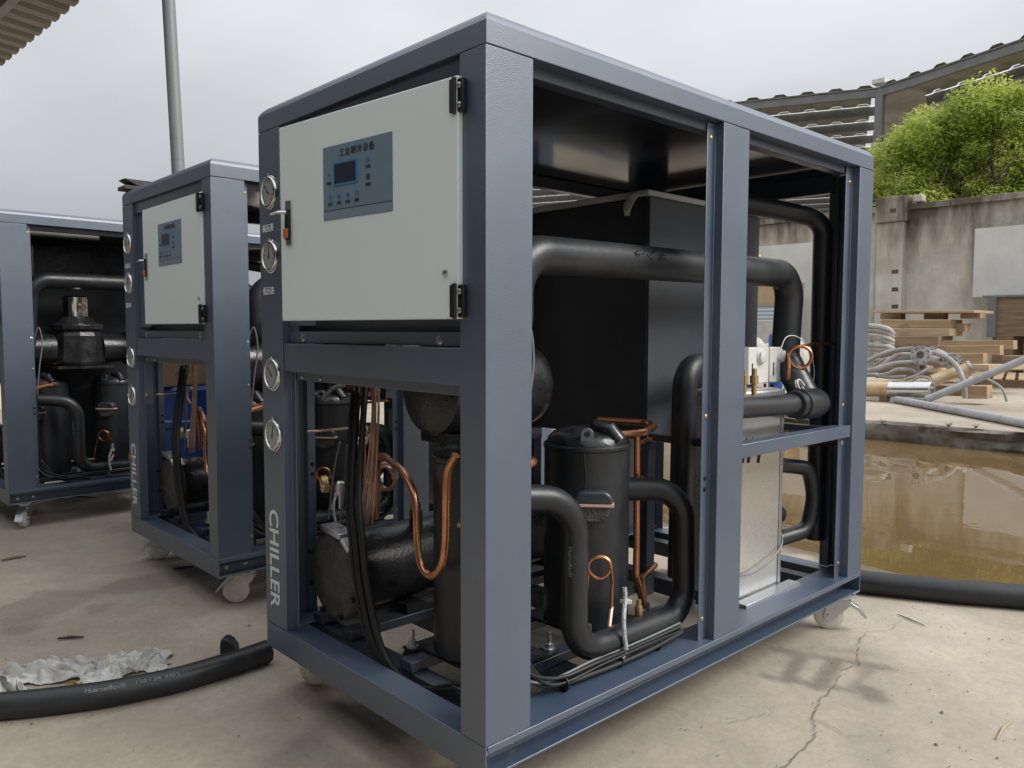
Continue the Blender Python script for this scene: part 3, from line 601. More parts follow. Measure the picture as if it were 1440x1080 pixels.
    # ---- compressors
    def compressor(cx, cy, full):
        c = MB(); c.lathe((cx, cy, 0.245), (0, 0, 1), [(0, 0.112), (0.006, 0.120), (0.488, 0.120), (0.492, 0.123), (0.500, 0.123), (0.504, 0.119)], 40)
        o = c.obj('compressor', 'foam', root)
        c = MB(); c.lathe((cx, cy, 0.7495), (0, 0, 1), [(0, 0.114), (0.014, 0.110), (0.028, 0.096), (0.038, 0.070), (0.044, 0.034), (0.0455, 0.005)], 36); c.obj('compressor_dome', 'iron_black', o)
        dv = Vector((-0.748, -0.664, 0)).normalized(); sv = Vector((-dv.y, dv.x, 0))
        c = MB(); b = Vector((cx, cy, 0))+dv*0.104
        pts = [(-0.0175, 0.0), (0.0175, 0.0)]+[(0.0175*math.cos(a), 0.036+0.0175*math.sin(a)) for a in [math.pi*k/8 for k in range(9)]]
        ring = [(0.0085*math.cos(a), 0.036+0.0085*math.sin(a)) for a in [math.pi*2*k/12 for k in range(12)]]
        c.prism(pts, -0.003, 0.003, lambda a, z, t: tuple(b+sv*a+dv*t+Vector((0, 0, 0.747+z)))); lug = c.obj('lifting_lug', 'paint', o, bevel=0.001)
        c = MB(); c.prism(ring, 0.0032, 0.0038, lambda a, z, t: tuple(b+sv*a+dv*t+Vector((0, 0, 0.747+z)))); c.obj('lug_hole', 'plastic_black', o)
        c = MB(); nb_ = Vector((cx, cy, 0.770)); c.tube([nb_+sv*0.012+dv*0.03, nb_+sv*0.030+dv*0.045+Vector((0, 0, 0.026)), nb_+sv*0.058+dv*0.055+Vector((0, 0, 0.020)), nb_+sv*0.086+dv*0.060-Vector((0, 0, 0.012))], [0.020, 0.024, 0.026, 0.024], 14); c.obj('discharge_neck', 'iron_black', o)
        c = MB(); c.box(cx-0.11, cy-0.11, 0.2345, cx+0.11, cy+0.11, 0.2445)
        c.obj('base_plate', 'iron_black', o, bevel=0.003)
        for sx in (-1, 1):
            for sy in (-1, 1):
                c = MB(); px, py = cx+sx*0.125, cy+sy*0.125
                c.lathe((px, py, 0.209), (0, 0, 1), [(0, 0.026), (0.020, 0.024), (0.030, 0.018), (0.034, 0.018)], 14); f_ = c.obj('rubber_foot', 'plastic_black', o)
                c = MB(); c.lathe((px, py, 0.2435), (0, 0, 1), [(0, 0.017), (0.004, 0.017), (0.0045, 0.011), (0.016, 0.011), (0.0165, 0.006), (0.046, 0.006)], 8); c.obj('anchor_bolt', 'zinc', o)
        for sg in (-1, 1):
            c = MB(); c.bar((cx-0.14, cy+sg*0.125, 0.240), (cx+0.14, cy+sg*0.125, 0.240), 0.045, 0.006); c.obj('foot_bar', 'iron_black', o)
        # terminal box on the outside of the shell
        tb = Vector((cx, cy, 0.600))+dv*0.118+sv*(0.018)
        c = MB(); pl = [(-0.052, 0.0), (0.052, 0.0), (0.0515, 0.012), (0.046, 0.024), (0.036, 0.032), (0.024, 0.035), (-0.024, 0.035), (-0.036, 0.032), (-0.046, 0.024), (-0.0515, 0.012)]
        low = [(-0.044, 0.0), (-0.043, -0.022), (-0.036, -0.040), (-0.024, -0.050), (0.024, -0.050), (0.036, -0.040), (0.043, -0.022), (0.044, 0.0)]
        mp_ = lambda a, z, t: tuple(tb+sv*a+dv*t+Vector((0, 0, z)))
        c.prism(pl, -0.02, 0.022, mp_); t1 = c.obj('terminal_box', 'paint_dark', o, bevel=0.006)
        c = MB(); c.prism(low[::-1], -0.02, 0.019, mp_); c.obj('terminal_base', 'iron_rough', o, bevel=0.004)
        c = MB(); c.prism([(-0.055, -0.006), (0.055, -0.006), (0.055, 0.0005), (-0.055, 0.0005)], -0.015, 0.0245, mp_); c.obj('terminal_strip', 'terminal_label', o)
        # shell seam of the insulation wrap
        c = MB(); b2 = Vector((cx, cy, 0))+dv*0.1195-sv*0.006
        c.tube([tuple(b2+Vector((0, 0, z))+sv*0.003*math.sin(z*40)) for z in np.linspace(0.625, 0.735, 8)], 0.0022, 6); c.obj('wrap_seam', 'plastic_black', o)
        return o
    cB = compressor(0.64, 0.30, True); cA = compressor(0.275, 0.335, True)
    # suction hose loop: comes in from the left, dips, runs along the floor, rises to the compressor shell
    loop = fillet([q(0.15, 0.17, 0.47), q(0.374, 0.10, 0.445), q(0.374, 0.10, 0.062), q(0.835, 0.10, 0.052), q(0.835, 0.11, 0.405), q(0.705, 0.235, 0.405)], [0.10, 0.085, 0.085, 0.085], 10)
    m = MB(); m.tube(loop, 0.033, 22); lo_ = m.obj('insulated_hose', 'foam', root)
    me_ = text_mesh('Huameiflex®', 0.0135, bold=0.0001)
    for v in me_.vertices:
        a = R(203)+v.co.y/0.0355; v.co = Vector((0.374+0.0337*math.cos(a), 0.10+0.0337*math.sin(a), 0.30+ZB-v.co.x))
    me_.materials.clear(); me_.materials.append(MATS['ink_grey']); o = bpy.data.objects.new('hose_print', me_); COL.objects.link(o); o.parent = lo_
    m = MB(); m.tube(fillet([q(1.30, 0.26, 0.74), q(0.985, 0.215, 0.745), q(0.975, 0.215, 0.10)], 0.075, 10), 0.037, 20); m.obj('drop_pipe', 'foam', root)
    # hot gas and liquid lines in copper
    def cop(path, r=0.008, mm='copper', name='copper_tube', n=10): c = MB(); c.tube(path, r, n); return c.obj(name, mm, root)
    cop(fillet([q(0.690, 0.235, 0.560), q(0.78, 0.21, 0.562), q(0.90, 0.24, 0.575), q(0.80, 0.40, 0.58)], 0.05), 0.0105)
    m = MB(); m.cyl(q(0.66, 0.245, 0.558), q(0.70, 0.232, 0.561), 0.017, 12); m.obj('compressor_port', 'iron_black', cB)
    cop(fillet([q(0.765, 0.222, 0.561), q(0.770, 0.222, 0.25), q(0.760, 0.215, 0.15), q(0.80, 0.215, 0.04), q(0.90, 0.30, 0.09), q(1.02, 0.34, 0.10)], 0.02), 0.0095)
    cop(fillet([q(0.78, 0.24, 0.52), q(0.95, 0.33, 0.515), q(1.05, 0.34, 0.50)], 0.03), 0.006)
    cop(fillet([q(0.79, 0.27, 0.40), q(0.95, 0.36, 0.39), q(1.05, 0.40, 0.36)], 0.03), 0.012)
    cop(spline([q(0.08, 0.145, 0.50), q(0.17, 0.12, 0.53), q(0.245, 0.12, 0.545), q(0.262, 0.15, 0.545), q(0.20, 0.19, 0.545)]), 0.0105)
    # U-shaped discharge line seen through the front
    u_ = ((641, 640, .10), (630, 662, .097), (627.5, 700, .097), (626.5, 760, .10), (621, 795, .104), (607, 810, .108), (593, 796, .112), (587, 762, .116), (585, 715, .12), (580, 688, .128), (566, 663, .15), (549, 649, .18), (538, 641, .20), (532, 650, .215), (530, 690, .228), (529, 728, .235))
    cop(spline([tuple(meas(u, v, 0, x)) for u, v, x in u_], 5), 0.0095, n=12)
    # ---- heat-exchanger shell along the back
    m = MB(); m.lathe(q(0.13, 0.77, 0.163), (1, 0, 0), [(0, 0.118), (0.02, 0.118), (0.022, 0.112), (1.05, 0.112), (1.055, 0.10)], 36); sh = m.obj('shell_exchanger', 'iron_black', root)
    m = MB(); m.lathe(q(0.095, 0.77, 0.163), (1, 0, 0), [(0, 0.095), (0.006, 0.122), (0.016, 0.130), (0.034, 0.130), (0.0345, 0.10)], 36); m.obj('end_plate', 'iron_rough', sh, bevel=0.002)
    for k in range(8):
        a = R(22+45*k); m = MB(); m.cyl(q(0.088, 0.77+0.119*math.cos(a), 0.163+0.119*math.sin(a)), q(0.101, 0.77+0.119*math.cos(a), 0.163+0.119*math.sin(a)), 0.0085, 6); m.obj('bolt', 'iron_black', sh)
    m = MB(); m.bar(q(0.105, 0.80, 0.297), q(0.105, 0.70, 0.286), 0.05, 0.016); m.bar(q(0.105, 0.695, 0.28), q(0.105, 0.655, 0.255), 0.05, 0.012); m.obj('name_plate', 'zinc', sh, bevel=0.002)
    for x in (0.32, 0.95):
        m = MB(); m.box(x-0.03, 0.68, 0.2345, x+0.03, 0.86, 0.262); m.obj('saddle', 'iron_black', sh)
    for x, r_, h in ((0.36, 0.020, 0.06), (0.62, 0.022, 0.05), (0.48, 0.012, 0.05)):
        m = MB(); m.lathe(q(x, 0.73, 0.255), (0, 0, 1), [(0, r_), (h, r_), (h+0.001, r_*0.75), (h+0.02, r_*0.75)], 14); m.obj('shell_nozzle', 'brass' if r_ < 0.015 else 'iron_black', sh)
    # solenoid valve with blue coil, small valves and brass fittings
    m = MB(); m.box(0.40, 0.66, 0.405+ZB, 0.44, 0.70, 0.455+ZB); m.obj('solenoid_coil', 'plastic_blue', root, bevel=0.004)
    m = MB(); m.cyl(q(0.42, 0.68, 0.26), q(0.42, 0.68, 0.47), 0.008, 10); m.lathe(q(0.42, 0.68, 0.30), (0, 0, 1), [(0, 0.014), (0.03, 0.014)], 10); m.obj('solenoid_valve', 'brass', root)
    def ring(c, rad, ax, r=0.0032, turns=2.2, mm='copper_pale', name='capillary_coil', tails=None, t0=90, t1=-450):
        # coil about ax; t counts from the top, the left side being +90
        ax = Vector(ax).normalized(); a = Vector((0, 0, 1)) - ax*ax.z; a.normalize(); b = ax.cross(a); c = Vector(c); P = []
        if tails is None: t0, t1 = 90, 90-360*turns
        n_ = int(abs(t1-t0)/13)
        for k in range(n_+1):
            t = R(t0+(t1-t0)*k/n_); P.append(c+(a*math.cos(t)+b*math.sin(t))*rad*(1+0.03*math.sin(k*0.7))+ax*(0.007*k/28))
        if tails: P = [Vector(p) for p in tails[0]]+P+[Vector(p) for p in tails[1]]
        c_ = MB(); c_.tube(P, r, 7); return c_.obj(name, mm, root)
    ring(meas(505, 610, 0, 0.22), 0.036, (1, 0.1, 0), 0.006, 1.0)
    ring(meas(540, 670, 0, 0.30), 0.040, (1, 0.2, 0), 0.0045, 2.3)
    ring(meas(541, 672, 0, 0.285), 0.034, (1, 0.2, 0), 0.004, 2)
    ring(meas(452, 681, 0, 0.30), 0.026, (1, -0.3, 0), 0.004, 3, 'brass')
    ring(meas(843, 797, 1, 0.150), 0.029, (-0.70, -0.72, 0), 0.0040, 2.3, 'copper', tails=((tuple(meas(822, 880, 1, 0.150)), tuple(meas(824, 845, 1, 0.150))), (tuple(meas(861, 820, 1, 0.150)), tuple(meas(860, 845, 1, 0.148)), tuple(meas(858, 880, 1, 0.140)))))
    m = MB(); m.cyl(meas(860, 853, 1, 0.148), meas(855, 896, 1, 0.125), 0.0058, 8); m.obj('sensor_sleeve', 'copper_pale', root)
    m = MB(); b = meas(898, 880, 1, 0.12); m.lathe(b, (0, 0, 1), [(0, 0.006), (0.03, 0.006), (0.031, 0.011), (0.055, 0.011), (0.056, 0.007), (0.072, 0.007)], 10); m.obj('service_valve', 'brass', root)
    # silver-taped sensor lead
    m = MB(); m.tube(spline([tuple(meas(u, v, 1, y)) for u, v, y in ((878, 826, 0.085), (879, 842, 0.080), (877, 870, 0.066), (878, 895, 0.062), (880, 912, 0.060), (875, 925, 0.062))], 6), [0.006, 0.0065, 0.006, 0.0068, 0.006], 8); m.obj('taped_lead', 'tape_silver', root)
    m = MB(); m.obox(meas(880, 846, 1, 0.078), AR*0.0115, Vector((0, 0, 1))*0.006, Vector((0, 1, 0))*0.006); m.obj('lead_clip', 'plastic_white', root, bevel=0.002)
    # cable loom along the floor behind the channel
    for k in range(8):
        dy = (k % 3)*0.012; dzv = (k//3)*0.011+0.006
        pts = [q(0.17, 0.13+dy, 0.55), q(0.165, 0.10+dy, 0.22), q(0.185, 0.085+dy, 0.10), q(0.26, 0.066+dy, 0.012+dzv), q(0.42, 0.060+dy, 0.010+dzv), q(0.60, 0.056+dy, 0.010+dzv), q(0.76, 0.058+dy*0.6, 0.012+dzv)]
        pts = [tuple(Vector(p)+Vector((random.gauss(0, 0.012), random.gauss(0, 0.004), abs(random.gauss(0, 0.004))))) for p in pts]
        m = MB(); m.tube(spline(pts, 7), (0.0065, 0.005, 0.0045, 0.0035)[k % 4], 8); m.obj('cable', 'cable' if k != 7 else 'cable_grey', root)
    for x in (0.30, 0.50, 0.66):
        m = MB(); m.lathe(q(x, 0.068, 0.020), (1, 0.02, 0), [(0, 0.018), (0.0005, 0.0195), (0.0035, 0.0195), (0.004, 0.018)], 12); m.obj('cable_tie', 'plastic_black', root)
    m = MB(); m.tube(spline([q(0.165, 0.09, 0.80), q(0.185, 0.07, 0.86), q(0.20, 0.07, 0.78), q(0.185, 0.075, 0.66), q(0.17, 0.085, 0.50)], 7), 0.0035, 7); m.obj('cable', 'cable_grey', root)
    # thick power cables hanging in the front bay
    for k, (du, r_) in enumerate(((0, 0.0092), (10, 0.0088), (-7, 0.006))):
        pts = [tuple(meas(u+du*sc, v, 0, x)) for u, v, x, sc in ((504, 545, 0.16, 1), (500, 600, 0.13, 1), (495, 700, 0.085, 1), (500, 760, 0.072, 1), (508, 830, 0.07, 1), (524, 900, 0.075, 0.9), (548, 940, 0.085, 0.5), (590, 968, 0.10, 0.3))]
        pts += [q(0.115, 0.18+0.01*k, 0.012+0.010*k), q(0.19, 0.10+0.006*k, 0.012)]
        m = MB(); m.tube(spline(pts, 7), r_, 12); m.obj('power_cable', 'cable', root)
    for k in range(7):                                               # bundle of thin copper capillaries
        pts = [tuple(meas(u+random.gauss(0, 1.0)+(k-3)*1.7*s_, v, 0, 0.19+0.004*(k % 3))) for u, v, s_ in ((527, 538, 1.0), (527, 580, 0.9), (524, 640, 0.9), (519, 700, 1.5), (514, 738, 1.8))]
        m = MB(); m.tube(spline(pts, 6), 0.0030, 6); m.obj('capillary_tube', 'copper_pale', root)
    m = MB(); m.tube(spline([q(0.10, 0.905, 0.555), tuple(meas(450, 606, 0, 0.14)), tuple(meas(494, 602, 0, 0.20))], 6), 0.0036, 7); m.obj('gauge_line', 'copper_pale', root)
    for pts in (((478, 622), (470, 660), (462, 730)), ((488, 625), (486, 670), (478, 740))):
        m = MB(); m.tube(spline([tuple(meas(u, v, 0, 0.24)) for u, v in pts], 6), 0.003, 6); m.obj('cable', 'cable_grey', root)
    m = MB(); m.lathe(meas(479, 715, 0, 0.3), (0, 0, 1), [(0, 0.006), (0.05, 0.006), (0.051, 0.013), (0.085, 0.013), (0.09, 0.008)], 10); m.obj('service_valve', 'zinc', root)
    m = MB(); m.tube(spline([tuple(meas(u, v, 0, 0.26)) for u, v in ((455, 560), (470, 545), (484, 542))], 5), 0.006, 8); m.obj('cable', 'cable_grey', root)
    # ---- right bay: switches, plate exchanger wrapped in bright sheet, hoses
    m = MB(); m.box(1.150, 0.120, 0.2095, 1.405, 0.30, 0.665+ZB); px_ = m.obj('plate_exchanger', 'steel_sheet', root, bevel=0.010)
    m = MB(); m.box(1.395, 0.116, 0.2095, 1.4085, 0.1195, 0.665+ZB); m.box(1.4085, 0.117, 0.212, 1.412, 0.135, 0.660+ZB); m.obj('sheet_fold', 'zinc', px_, bevel=0.001)
    m = MB(); m.tube(spline([q(1.145, 0.112, 0.09), q(1.22, 0.108, 0.085), q(1.33, 0.108, 0.105), q(1.415, 0.115, 0.145), q(1.43, 0.14, 0.20)], 6), 0.003, 6); m.obj('cable', 'cable_grey', px_)
    m = MB(); m.box(1.12, 0.07, 0.2095, 1.46, 0.112, 0.222); m.obj('exchanger_foot', 'zinc', px_, bevel=0.001)
    for (x0, x1) in ((1.305, 1.435), (1.442, 1.565)):
        m = MB(); m.box(x0, 0.190, 0.676+ZB, x1, 0.245, 0.797+ZB); sb = m.obj('pressure_switch', 'plastic_white', root, bevel=0.004)
        m = MB(); m.lathe((x0+0.075, 0.190, 0.765+ZB), (0, -1, 0), [(0, 0.026), (0.003, 0.026), (0.005, 0.021), (0.012, 0.020), (0.014, 0.016)], 18); m.obj('switch_knob', 'plastic_clear', sb)
        m = MB(); m.box(x0+0.02, 0.1885, 0.70+ZB, x0+0.026, 0.1895, 0.745+ZB); m.obj('switch_slot', 'ink_dark', sb)
    m = MB(); m.box(1.225, 0.19, 0.683+ZB, 1.303, 0.25, 0.800+ZB); m.obj('switch_bracket', 'zinc', root, bevel=0.002)
    ring(meas(1125, 502, 1, 0.13), 0.037, (-0.80, -0.60, 0), 0.0055, 1.4, 'copper', tails=((tuple(meas(1109, 533, 1, 0.14)), tuple(meas(1110, 518, 1, 0.135))), (tuple(meas(1140, 484, 1, 0.125)), tuple(meas(1174, 483, 1, 0.09)))), t1=-360)
    for k, (u0, u1) in enumerate(((1062, 1050), (1086, 1072), (1076, 1058))):
        m = MB(); m.tube(spline([tuple(meas(u0, 540, 1, 0.19)), tuple(meas(u0-3, 570, 1, 0.205)), tuple(meas(u1, 610, 1, 0.13)), tuple(meas(u1-6, 650, 1, 0.10))], 6), 0.005, 7); m.obj('cable', 'cable', root)
    m = MB(); m.tube(spline([tuple(meas(u, v, 1, 0.14)) for u, v in ((1098, 490), (1106, 474), (1122, 474), (1138, 492), (1145, 520), (1142, 548))], 6), 0.0018, 6); m.obj('sensor_wire', 'plastic_white', root)
    ring(meas(1124, 545, 1, 0.098), 0.026, (0.2, -1, 0.5), 0.003, 1.5, 'plastic_white', 'coiled_wire')
    for u, v, hgt in ((1060, 556, 0.07), (1046, 556, 0.045)):
        b = meas(u, v, 1, 0.083); m = MB(); m.lathe(b, (0, 0, 1), [(0, 0.008), (0.035, 0.008), (0.036, 0.013), (0.060, 0.013), (0.061, 0.008), (0.061+hgt*0.3, 0.008)], 10); m.obj('service_valve', 'brass', root)
    m = MB(); m.tube(fillet([q(1.445, 0.17, 0.40), q(1.60, 0.12, 0.375), q(1.635, 0.115, 0.27), q(1.60, 0.12, 0.155), q(1.43, 0.17, 0.135)], [0.06, 0.12, 0.06], 9), 0.026, 18); m.obj('return_hose', 'foam', root)
    m = MB(); m.tube([q(1.49, 0.19, 0.43), q(1.49, 0.19, 0.18)], 0.020, 16); m.obj('riser_pipe', 'foam', root)
    m = MB(); m.lathe(q(1.42, 0.20, 0.215), (1, -0.1, 0), [(0, 0.034), (0.10, 0.034), (0.115, 0.026), (0.12, 0.01)], 18); m.obj('filter_drier', 'foam_lit', root)
    cop(fillet([q(1.50, 0.19, 0.46), q(1.55, 0.16, 0.455), q(1.75, 0.08, 0.45)], 0.02), 0.005)
    return root

def caster(root, x, y, rz, pedal=-1, forkmat='zinc'):
    c = empty('caster'); c.parent = root; c.location = (x, y, 0); c.rotation_euler = (0, 0, rz)
    # swivel caster: top plate, fork with cheeks, white wheel, brake pedal
    m = MB(); m.box(-0.05, -0.043, 0.1305, 0.05, 0.043, 0.1368); m.lathe((0, 0, 0.113), (0, 0, 1), [(0, 0.030), (0.004, 0.037), (0.012, 0.037), (0.0175, 0.030)], 20); m.obj('swivel_plate', 'zinc', c, bevel=0.001)
    m = MB()
    for sg in (-1, 1):
        y0 = sg*0.021; P = [(-0.036, 0.118), (0.036, 0.118), (0.046, 0.085), (0.054, 0.050), (0.048, 0.036), (0.036, 0.032), (0.024, 0.036), (-0.004, 0.066), (-0.034, 0.094)]
        m.prism(P, y0-0.0015, y0+0.0015, lambda a, b, k: (a, k, b))
    m.box(-0.034, -0.0225, 0.1125, 0.034, 0.0225, 0.1165); m.obj('fork', forkmat, c)
    m = MB(); m.lathe((0.036, -0.0165, 0.0505), (0, 1, 0), [(0, 0.030), (0.002, 0.044), (0.006, 0.0495), (0.012, 0.0505), (0.021, 0.0505), (0.027, 0.0495), (0.031, 0.044), (0.033, 0.030)], 30); m.obj('wheel', 'caster_white', c)
    m = MB(); m.cyl((0.036, -0.027, 0.0505), (0.036, 0.027, 0.0505), 0.0085, 8); m.lathe((0.036, -0.020, 0.0505), (0, 1, 0), [(0, 0.018), (0.040, 0.018)], 16); m.obj('axle', 'zinc', c)
    m = MB()
    if pedal < 0: m.prism([(-0.03, 0.110), (0.0, 0.112), (-0.058, 0.078), (-0.085, 0.050), (-0.090, 0.056), (-0.064, 0.088)], -0.020, 0.020, lambda a, b, k: (a, k, b))
    else: m.prism([(0.034, 0.113), (0.060, 0.106), (0.088, 0.080), (0.112, 0.046), (0.106, 0.044), (0.080, 0.074), (0.056, 0.098), (0.034, 0.106)], -0.0195, 0.0195, lambda a, b, k: (a, k, b))
    m.obj('brake_pedal', 'zinc', c, bevel=0.001)
    return c
main = make_chiller()
INTERIOR3 = ('water_tank', 'pump_motor', 'insulated_pipe', 'plate_exchanger', 'drop_pipe')
second = copy_tree(main); third = copy_tree(main, skip=INTERIOR3)
second.location = (0.147, 1.673, 0); third.location = (-0.156, 3.62, 0); third.rotation_euler = (0, 0, R(2.5))
for rt in (second, third):
    for ch in rt.children:
        if ch.name.split('.')[0] == 'door': ch.rotation_euler = (0, 0, 0); ch.location = (-0.006, 0.070, 0)
for rt, spots in ((main, ((0.12, 0.10, -2.3), (0.13, 0.885, 1.9), (LN-0.050, 0.050, 2.15), (LN-0.1, 0.88, 0.6))),
                  (second, ((0.135, 0.075, 2.45, 1, 'caster_white'), (0.13, 0.90, 2.75, 1, 'caster_white'), (LN-0.1, 0.09, 1.0), (LN-0.1, 0.88, 0.6))),
                  (third, ((0.10, 0.085, -2.2, 1, 'zinc'), (0.1, 0.89, 0.4), (LN-0.1, 0.09, 1.0), (LN-0.1, 0.88, 0.6)))):
    for s_ in spots: caster(rt, *s_)
G = 'unfinished chillers standing in a row'
tag(main, 'large blue-grey chiller in the foreground with its side panels off', 'chiller', G)
tag(second, 'blue-grey chiller with white door, between the large front one and the leftmost', 'chiller', G)
tag(third, 'leftmost and farthest blue-grey chiller, cut by the photo edge, chrome filter inside', 'chiller', G)
# the farthest machine carries a cast valve body with a bright filter cup instead of the tank
m = MB(); m.lathe((0.44, 0.30, 0.855), (0, 0, 1), [(0, 0.135), (0.02, 0.145), (0.17, 0.135), (0.20, 0.120), (0.205, 0.142), (0.235, 0.142), (0.24, 0.115), (0.28, 0.072)], 10); vb = m.obj('valve_body', 'iron_black', third, bevel=0.005, ang=20)
for sx in (-1, 1):
    m = MB(); m.lathe((0.44+sx*0.125, 0.30, 0.95), (sx, 0, 0), [(0, 0.088), (0.13, 0.080), (0.135, 0.098), (0.16, 0.098)], 22); m.obj('valve_branch', 'iron_black', vb)
m = MB(); m.lathe((0.44, 0.30, 1.136), (0, 0, 1), [(0, 0.070), (0.05, 0.068), (0.055, 0.070), (0.11, 0.068), (0.118, 0.060), (0.121, 0.03)], 28); m.obj('filter_cup', 'chrome', vb)
m = MB(); m.box(0.30, 0.16, 0.838, 0.60, 0.44, 0.854); m.obj('valve_shelf', 'iron_black', vb)
m = MB(); m.tube(fillet([(0.17, 0.25, 0.95), (0.19, 0.22, 1.335), (1.5, 0.22, 1.335), (1.52, 0.22, 0.7)], [0.10, 0.08], 9), 0.045, 20); m.obj('insulated_pipe', 'foam', third)
m = MB(); m.box(0.30, 0.55, 1.331, 0.95, 0.88, 1.56); m.obj('control_box', 'iron_black', third, bevel=0.004)
m = MB(); m.box(0.20, 0.475, 0.285, 1.55, 0.90, 1.33); m.obj('water_tank', 'board_black', third, bevel=0.006)  # black tank enlarged to fill the inside with dark in place of shade

# ------------------------------------------------------------------ yard wall with pilaster
PZ = 0.16                                              # platform level
XW = 20.0; ZW = float(meas(1280, 288, 0, 20.0)[2])-0.13
wall = empty('yard_wall', (XW, 4.2, PZ))
tag(wall, 'rain-stained concrete yard wall with sloping coping behind the pond', 'wall')
def wpart(name, m_, mt, par=wall, **k):
    for i, v in enumerate(m_.v): m_.v[i] = (v[0]-XW, v[1]-4.2, v[2]-PZ)
    return m_.obj(name, mt, par, **k)
m = MB(); ysw = np.arange(-20, 22.1, 0.5); V = []
for y in ysw: V += [(XW, y, PZ-0.1), (XW, y, ZW), (XW+0.22, y, ZW), (XW+0.22, y, PZ-0.1)]
F = [];
for i in range(len(ysw)-1):
    a = 4*i; F += [(a, a+4, a+5, a+1), (a+1, a+5, a+6, a+2), (a+2, a+6, a+7, a+3)]
F += [(0, 1, 2, 3), tuple(4*(len(ysw)-1)+k for k in (3, 2, 1, 0))]
m.add(V, F); wpart('wall_face', m, 'wall_stained')
m = MB(); yy = -20
while yy < 22:
    l_ = 1.6+random.random()*0.9; dz_ = random.gauss(0, 0.012); m.box(XW-0.09, yy, ZW+0.001+dz_, XW+0.33, yy+l_-0.015, ZW+0.15+dz_); yy += l_
wpart('coping', m, 'wall_stained', bevel=0.015)
pc = meas(1259, 300, 0, XW)[1]
for k, (yc, wd) in enumerate(((pc, 0.66), (pc-9.0, 0.66), (pc+9.0, 0.66))):
    m = MB(); m.box(XW-0.30, yc-wd/2, PZ-0.05, XW-0.002, yc+wd/2, ZW-0.30); pil = wpart('pilaster', m, 'wall_stained', bevel=0.02)
    m = MB(); m.box(XW-0.35, yc-wd/2-0.04, ZW-0.298, XW+0.32, yc+wd/2+0.04, ZW+0.34); wpart('pilaster_cap', m, 'wall_stained', bevel=0.03)
    if k == 0:
        for v_ in (382, 407, 431):
            p = meas(1258, v_, 0, XW-0.30); m = MB(); m.box(XW-0.305, p[1]-0.09, p[2]-0.05, XW-0.301, p[1]+0.07, p[2]+0.05); wpart('socket_hole', m, 'soil')
        p = meas(1256, 296, 0, XW-0.35); m = MB(); m.box(XW-0.356, p[1]-0.07, p[2]-0.05, XW-0.351, p[1]+0.07, p[2]+0.05); wpart('cap_recess', m, 'soil')
        p = meas(1288, 275, 0, XW-0.1); m = MB(); m.box(XW-0.15, p[1]-0.16, ZW+0.168, XW+0.15, p[1]+0.06, ZW+0.34); cl = m.obj('coping_lump', 'rubble', bevel=0.03); tag(cl, 'broken pale concrete lump lying on the wall beside the pilaster cap', 'rubble')
# dark gap strip left of the pilaster: drain pipe
m = MB(); yd = meas(1237, 400, 0, XW-0.1)[1]; m.tube([(XW-0.10, yd, PZ), (XW-0.10, yd, ZW-0.1)], 0.12, 14); dp = m.obj('drain_pipe', 'steel_frame'); tag(dp, 'dark rain pipe fixed to the wall left of the pilaster', 'pipe')
# white board and the plywood case below it
p0 = meas(1372, 322, 0, XW-0.5); p1 = meas(1372, 418, 0, XW-0.5)
m = MB(); m.box(XW-0.54, p0[1]-4.0, p1[2], XW-0.50, p0[1], p0[2]); wb = m.obj('white_board', 'white_board', bevel=0.005); tag(wb, 'big white board standing against the stained wall on top of a wooden case', 'board')
XC = 18.6; c0 = meas(1391, 420, 0, XC); c1 = meas(1391, 474, 0, XC); yl = float(c0[1]); zb0 = float(c1[2])-PZ; zt0 = float(p1[2])-PZ
case = empty('plywood_case', (XC, yl-1.2, PZ)); tag(case, 'brown plywood packing case below the white board at the right edge', 'crate')
m = MB(); m.box(0.0, -2.4, zb0+0.02, 0.8, 1.2, zt0-0.05); m.obj('case_body', 'wood_dark', case, bevel=0.01)
m = MB(); m.box(-0.05, -2.5, zt0-0.05, 0.85, 1.32, zt0-0.005); m.obj('case_lid', 'steel_frame', case)
for yb in (0.9, -0.5, -2.0): m = MB(); m.box(0.0, yb-0.2, 0.0, 0.8, yb+0.2, zb0+0.019); m.obj('case_skid', 'wood_dark', case)
m = MB(); m.box(-0.05, 1.04, zb0, -0.001, 1.21, zt0-0.051); m.obj('case_batten', 'steel_frame', case)
# whitewashed stretch of wall further left, seen through the machine
a = meas(1048, 346, 0, XW-0.05); b = meas(1152, 480, 0, XW-0.05)
m = MB(); m.box(XW-0.06, b[1]-0.9, PZ-0.02, XW-0.003, a[1]+2.5, a[2]-0.05); wpart('whitewash_panel', m, 'white_board', bevel=0.01)

# cream boundary wall on the far left, behind the third machine
m = MB(); m.box(-14, 11.2, -0.02, 3.6, 11.45, 2.62); cw = m.obj('cream_wall', 'cream_wall'); tag(cw, 'cream rendered boundary wall glimpsed through the leftmost chiller', 'wall')
# unseen wall and roof added to keep skylight off the chiller fronts
ww = empty('sky_blocker', (-4.8, 4, 0)); tag(ww, 'unseen dark wall and roof added to keep skylight off the chiller fronts', 'light blocker')
m = MB(); m.box(-0.1, -9.5, -0.02, 0.1, 12, 4.5); m.obj('blocker_wall', 'blocker_dark', ww)
m = MB(); m.box(0.101, -8.5, 3.55, 2.2, 9, 3.62); m.obj('blocker_roof', 'sheet_brown', ww)  # overhang added out of view to shade the upper fronts
for yb in (-8, -2.4, 3.2, 8.6): m = MB(); m.box(0.101, yb-0.05, 3.42, 2.15, yb+0.05, 3.549); m.obj('blocker_rafter', 'steel_frame', ww)

